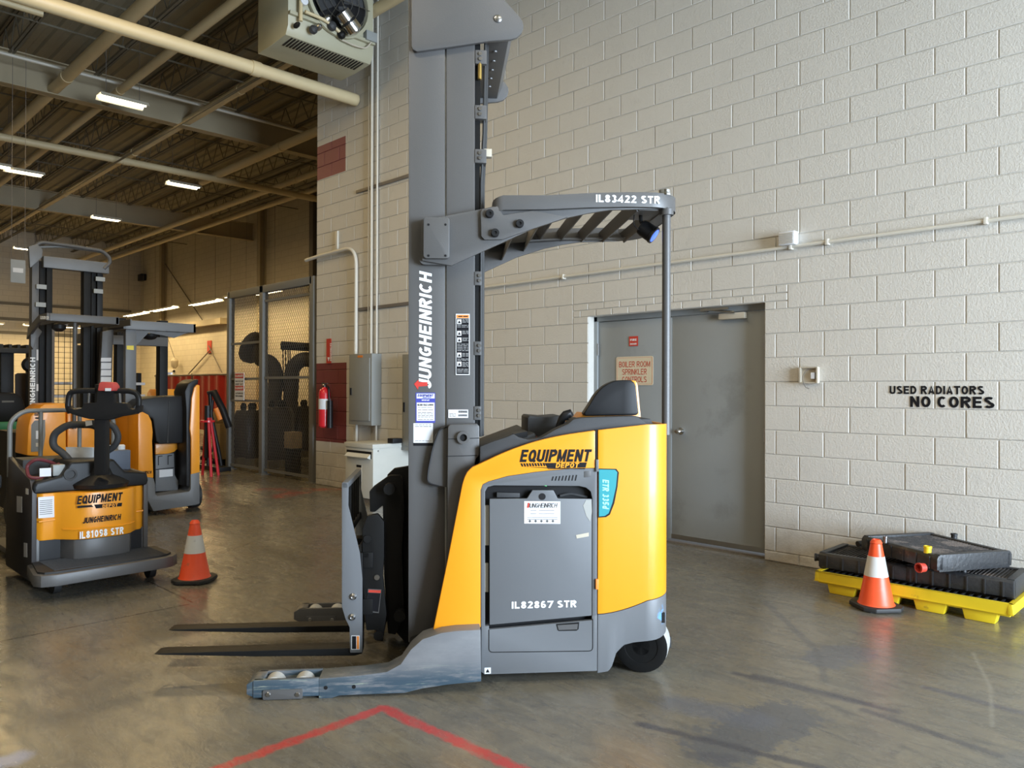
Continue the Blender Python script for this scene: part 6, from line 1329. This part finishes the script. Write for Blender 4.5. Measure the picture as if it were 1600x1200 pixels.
for L_, lab in (([(402, 540), (404, 562), (425, 566), (432, 590), (426, 640), (432, 690)], 'curved extraction hose with a round hood behind the fence'), ([(500, 566), (472, 560), (456, 575), (455, 620), (446, 680)], 'second thick curved hose behind the right fence panel')):
    pts = bend([D_(x, y) for x, y in L_], .5, 6); f = D_(L_[-1][0], L_[-1][1]); o = empty('extraction_hose', (f.x, f.y, 0)); tag(o, lab, 'hose')
    finw('hose', tube(B(), pts, .15, 14), DUC, o, ang=60); finw('base', lathe(B(), [(.18, 0), (.17, f.z*.9), (.15, f.z)], (f.x, f.y, 0), n=14), DUC, o)
    if L_[0][0] < 410: finw('hood', lathe(B(), [(.12, 0), (.32, .10), (.34, .2)], D_(404, 548), (-.7, -.3, .3), 16), DUC, o)
a, b_ = D_(440, 540), D_(492, 543); o = empty('jib_arm', (b_.x, b_.y, 0)); tag(o, 'dark horizontal jib arm with hanging chains behind the fence', 'jib')
finw('arm', cyl(B(), a, b_, .09, 10), DRK, o); finw('post', cyl(B(), (b_.x, b_.y, 0), (b_.x, b_.y, b_.z+.1), .07, 10), DRK, o)
for x in (442, 446, 450, 453): finw('chain', cyl(B(), D_(x, 544), D_(x+1, 612), .012, 5), DRK, o)
p = onZ(455, 700, 0); q = D_(458, 680, 12.8); o = empty('tan_box', (q.x, q.y, 0)); tag(o, 'tan box on a stand behind the right fence panel', 'box'); finw('box', abox(B(), q.x-.12, q.x+.12, q.y-.1, q.y+.1, .45, .72), MATS['tan enamel'], o, bev=.01); finw('stand', abox(B(), q.x-.1, q.x+.1, q.y-.09, q.y+.09, 0, .45), DRK, o)
# ---- gas heater under the roof
hr = onY(583, 99, 5.75); HX, HZ = hr.x, hr.z; hl = onX(450, 57, HX); hb = onZ(405, 92, HZ-.02)
y0_, y1_ = hl.y, 5.75; xb_ = HX-.75; HH = 1.3
o = empty('unit_heater', (HX-.37, (y0_+y1_)/2, HZ)); tag(o, 'big putty coloured gas unit heater hanging by the block wall', 'heater')
finw('casing', prism(B(), [(HX-.06, HZ), (HX, HZ+.10), (HX, HZ+HH), (xb_, HZ+HH), (xb_, HZ-.02), (HX-.4, HZ-.02)], y0_, y1_), HTR, o, bev=.012)
for k in range(24): yv = y0_+.10+(y1_-y0_-.2)*k/23; finw('louvre_slot', prism(B(), [(HX-.08, HZ-.006), (HX-.30, HZ-.026), (HX-.30, HZ-.020), (HX-.08, HZ-.002)], yv-.011, yv+.011), BLK, o)
finw('front_lip', abox(B(), HX, HX+.05, y0_, y1_, HZ+.22, HZ+.26), HTR, o, bev=.004)
fc = onX(529, 8, HX+.03); fr = .42
finw('fan_ring', lathe(B(), [(fr, 0), (fr+.03, .02), (fr+.03, .06), (fr-.01, .07), (fr-.02, .02)], (HX, fc.y, fc.z+.05), (1, 0, 0), 40), HTR, o); finw('fan_opening', lathe(B(), [(fr-.022, 0), (fr-.024, .004)], (HX+.021, fc.y, fc.z+.05), (1, 0, 0), 40), BLK, o)
for k in range(4):
    a = k*PI/2+.5; q0 = Vector((HX+.03, fc.y, fc.z+.05)); d1 = Vector((0, math.cos(a), math.sin(a))); d2 = Vector((0, -math.sin(a), math.cos(a)))
    P4 = [q0+d1*.06-d2*.04, q0+d1*.34-d2*.14, q0+d1*.36+d2*.08+Vector((.05, 0, 0)), q0+d1*.08+d2*.05+Vector((.03, 0, 0))]; finw('fan_blade', hexa(B(), P4, [p+Vector((.004, 0, 0)) for p in P4]), CHA, o)
for r in (.16, .26, .36): finw('guard_ring', tube(B(), [(HX+.09, fc.y+r*math.cos(k*PI/14), fc.z+.05+r*math.sin(k*PI/14)) for k in range(29)], .004, 5, False), STL, o)
for k in range(3): a = k*PI/3; finw('guard_spoke', cyl(B(), (HX+.09, fc.y-math.cos(a)*fr, fc.z+.05-math.sin(a)*fr), (HX+.09, fc.y+math.cos(a)*fr, fc.z+.05+math.sin(a)*fr), .004, 5), STL, o)
ma, mb = onX(533, 18, HX+.2), onX(550, 42, HX+.2)
finw('fan_motor', lathe(B(), [(.07, 0), (.10, .01), (.10, .26), (.07, .28), (.03, .30)], ma, (mb-ma).normalized(), 20), CHR, o, label='shiny fan motor'); finw('motor_band', lathe(B(), [(.104, 0), (.104, .03)], ma+(mb-ma).normalized()*.12, (mb-ma).normalized(), 20), BLK, o)
g = [onX(x, y, HX+.08) for x, y in ((470, 0), (470, 33))]; finw('gas_riser', cyl(B(), g[0]+Vector((0, 0, .3)), g[1], .022, 10), CRM, o); finw('pressure_gauge', lathe(B(), [(.05, 0), (.05, .03), (.04, .032)], onX(474, 2, HX+.08), (1, 0, 0), 18), WHT, o)
gv = [onX(x, y, HX+.10) for x, y in ((477, 18), (505, 30), (520, 40), (536, 55))]; finw('gas_line', tube(B(), bend(gv, .08), .020, 8), CRM, o)
for x, y, r, m in ((510, 31, .05, STL), (517, 42, .06, CHA), (488, 48, .05, CHA), (532, 56, .05, DRK), (462, 41, .03, BLK), (496, 44, .04, STL)): q = onX(x, y, HX+.08); finw('gas_valve', lathe(B(), [(r*.6, 0), (r, .02), (r, .06), (r*.5, .09)], q-Vector((.03, 0, 0)), (1, .2, .3), 12), m, o)
q = onX(582, 58, HX+.06); finw('junction_box', abox(B(), q.x-.08, q.x+.02, q.y-.10, q.y+.06, q.z-.06, q.z+.06), PAN, o, bev=.005)
finw('wire', tube(B(), bend([onX(x, y, HX+.07) for x, y in ((534, 62), (555, 72), (572, 76), (580, 66))], .1), .010, 6), BEI, o)
for yv in (y0_+.1, y1_-.1):
    for xv in (HX-.1, xb_+.1): finw('hanger_rod', cyl(B(), (xv, yv, HZ+HH), (xv, yv, CEIL), .008, 6), STR, o)
finw('flue', cyl(B(), (xb_+.2, y0_+.3, HZ+HH-.2), (xb_+.2, y0_+.3, CEIL), .10, 14), STL, o)
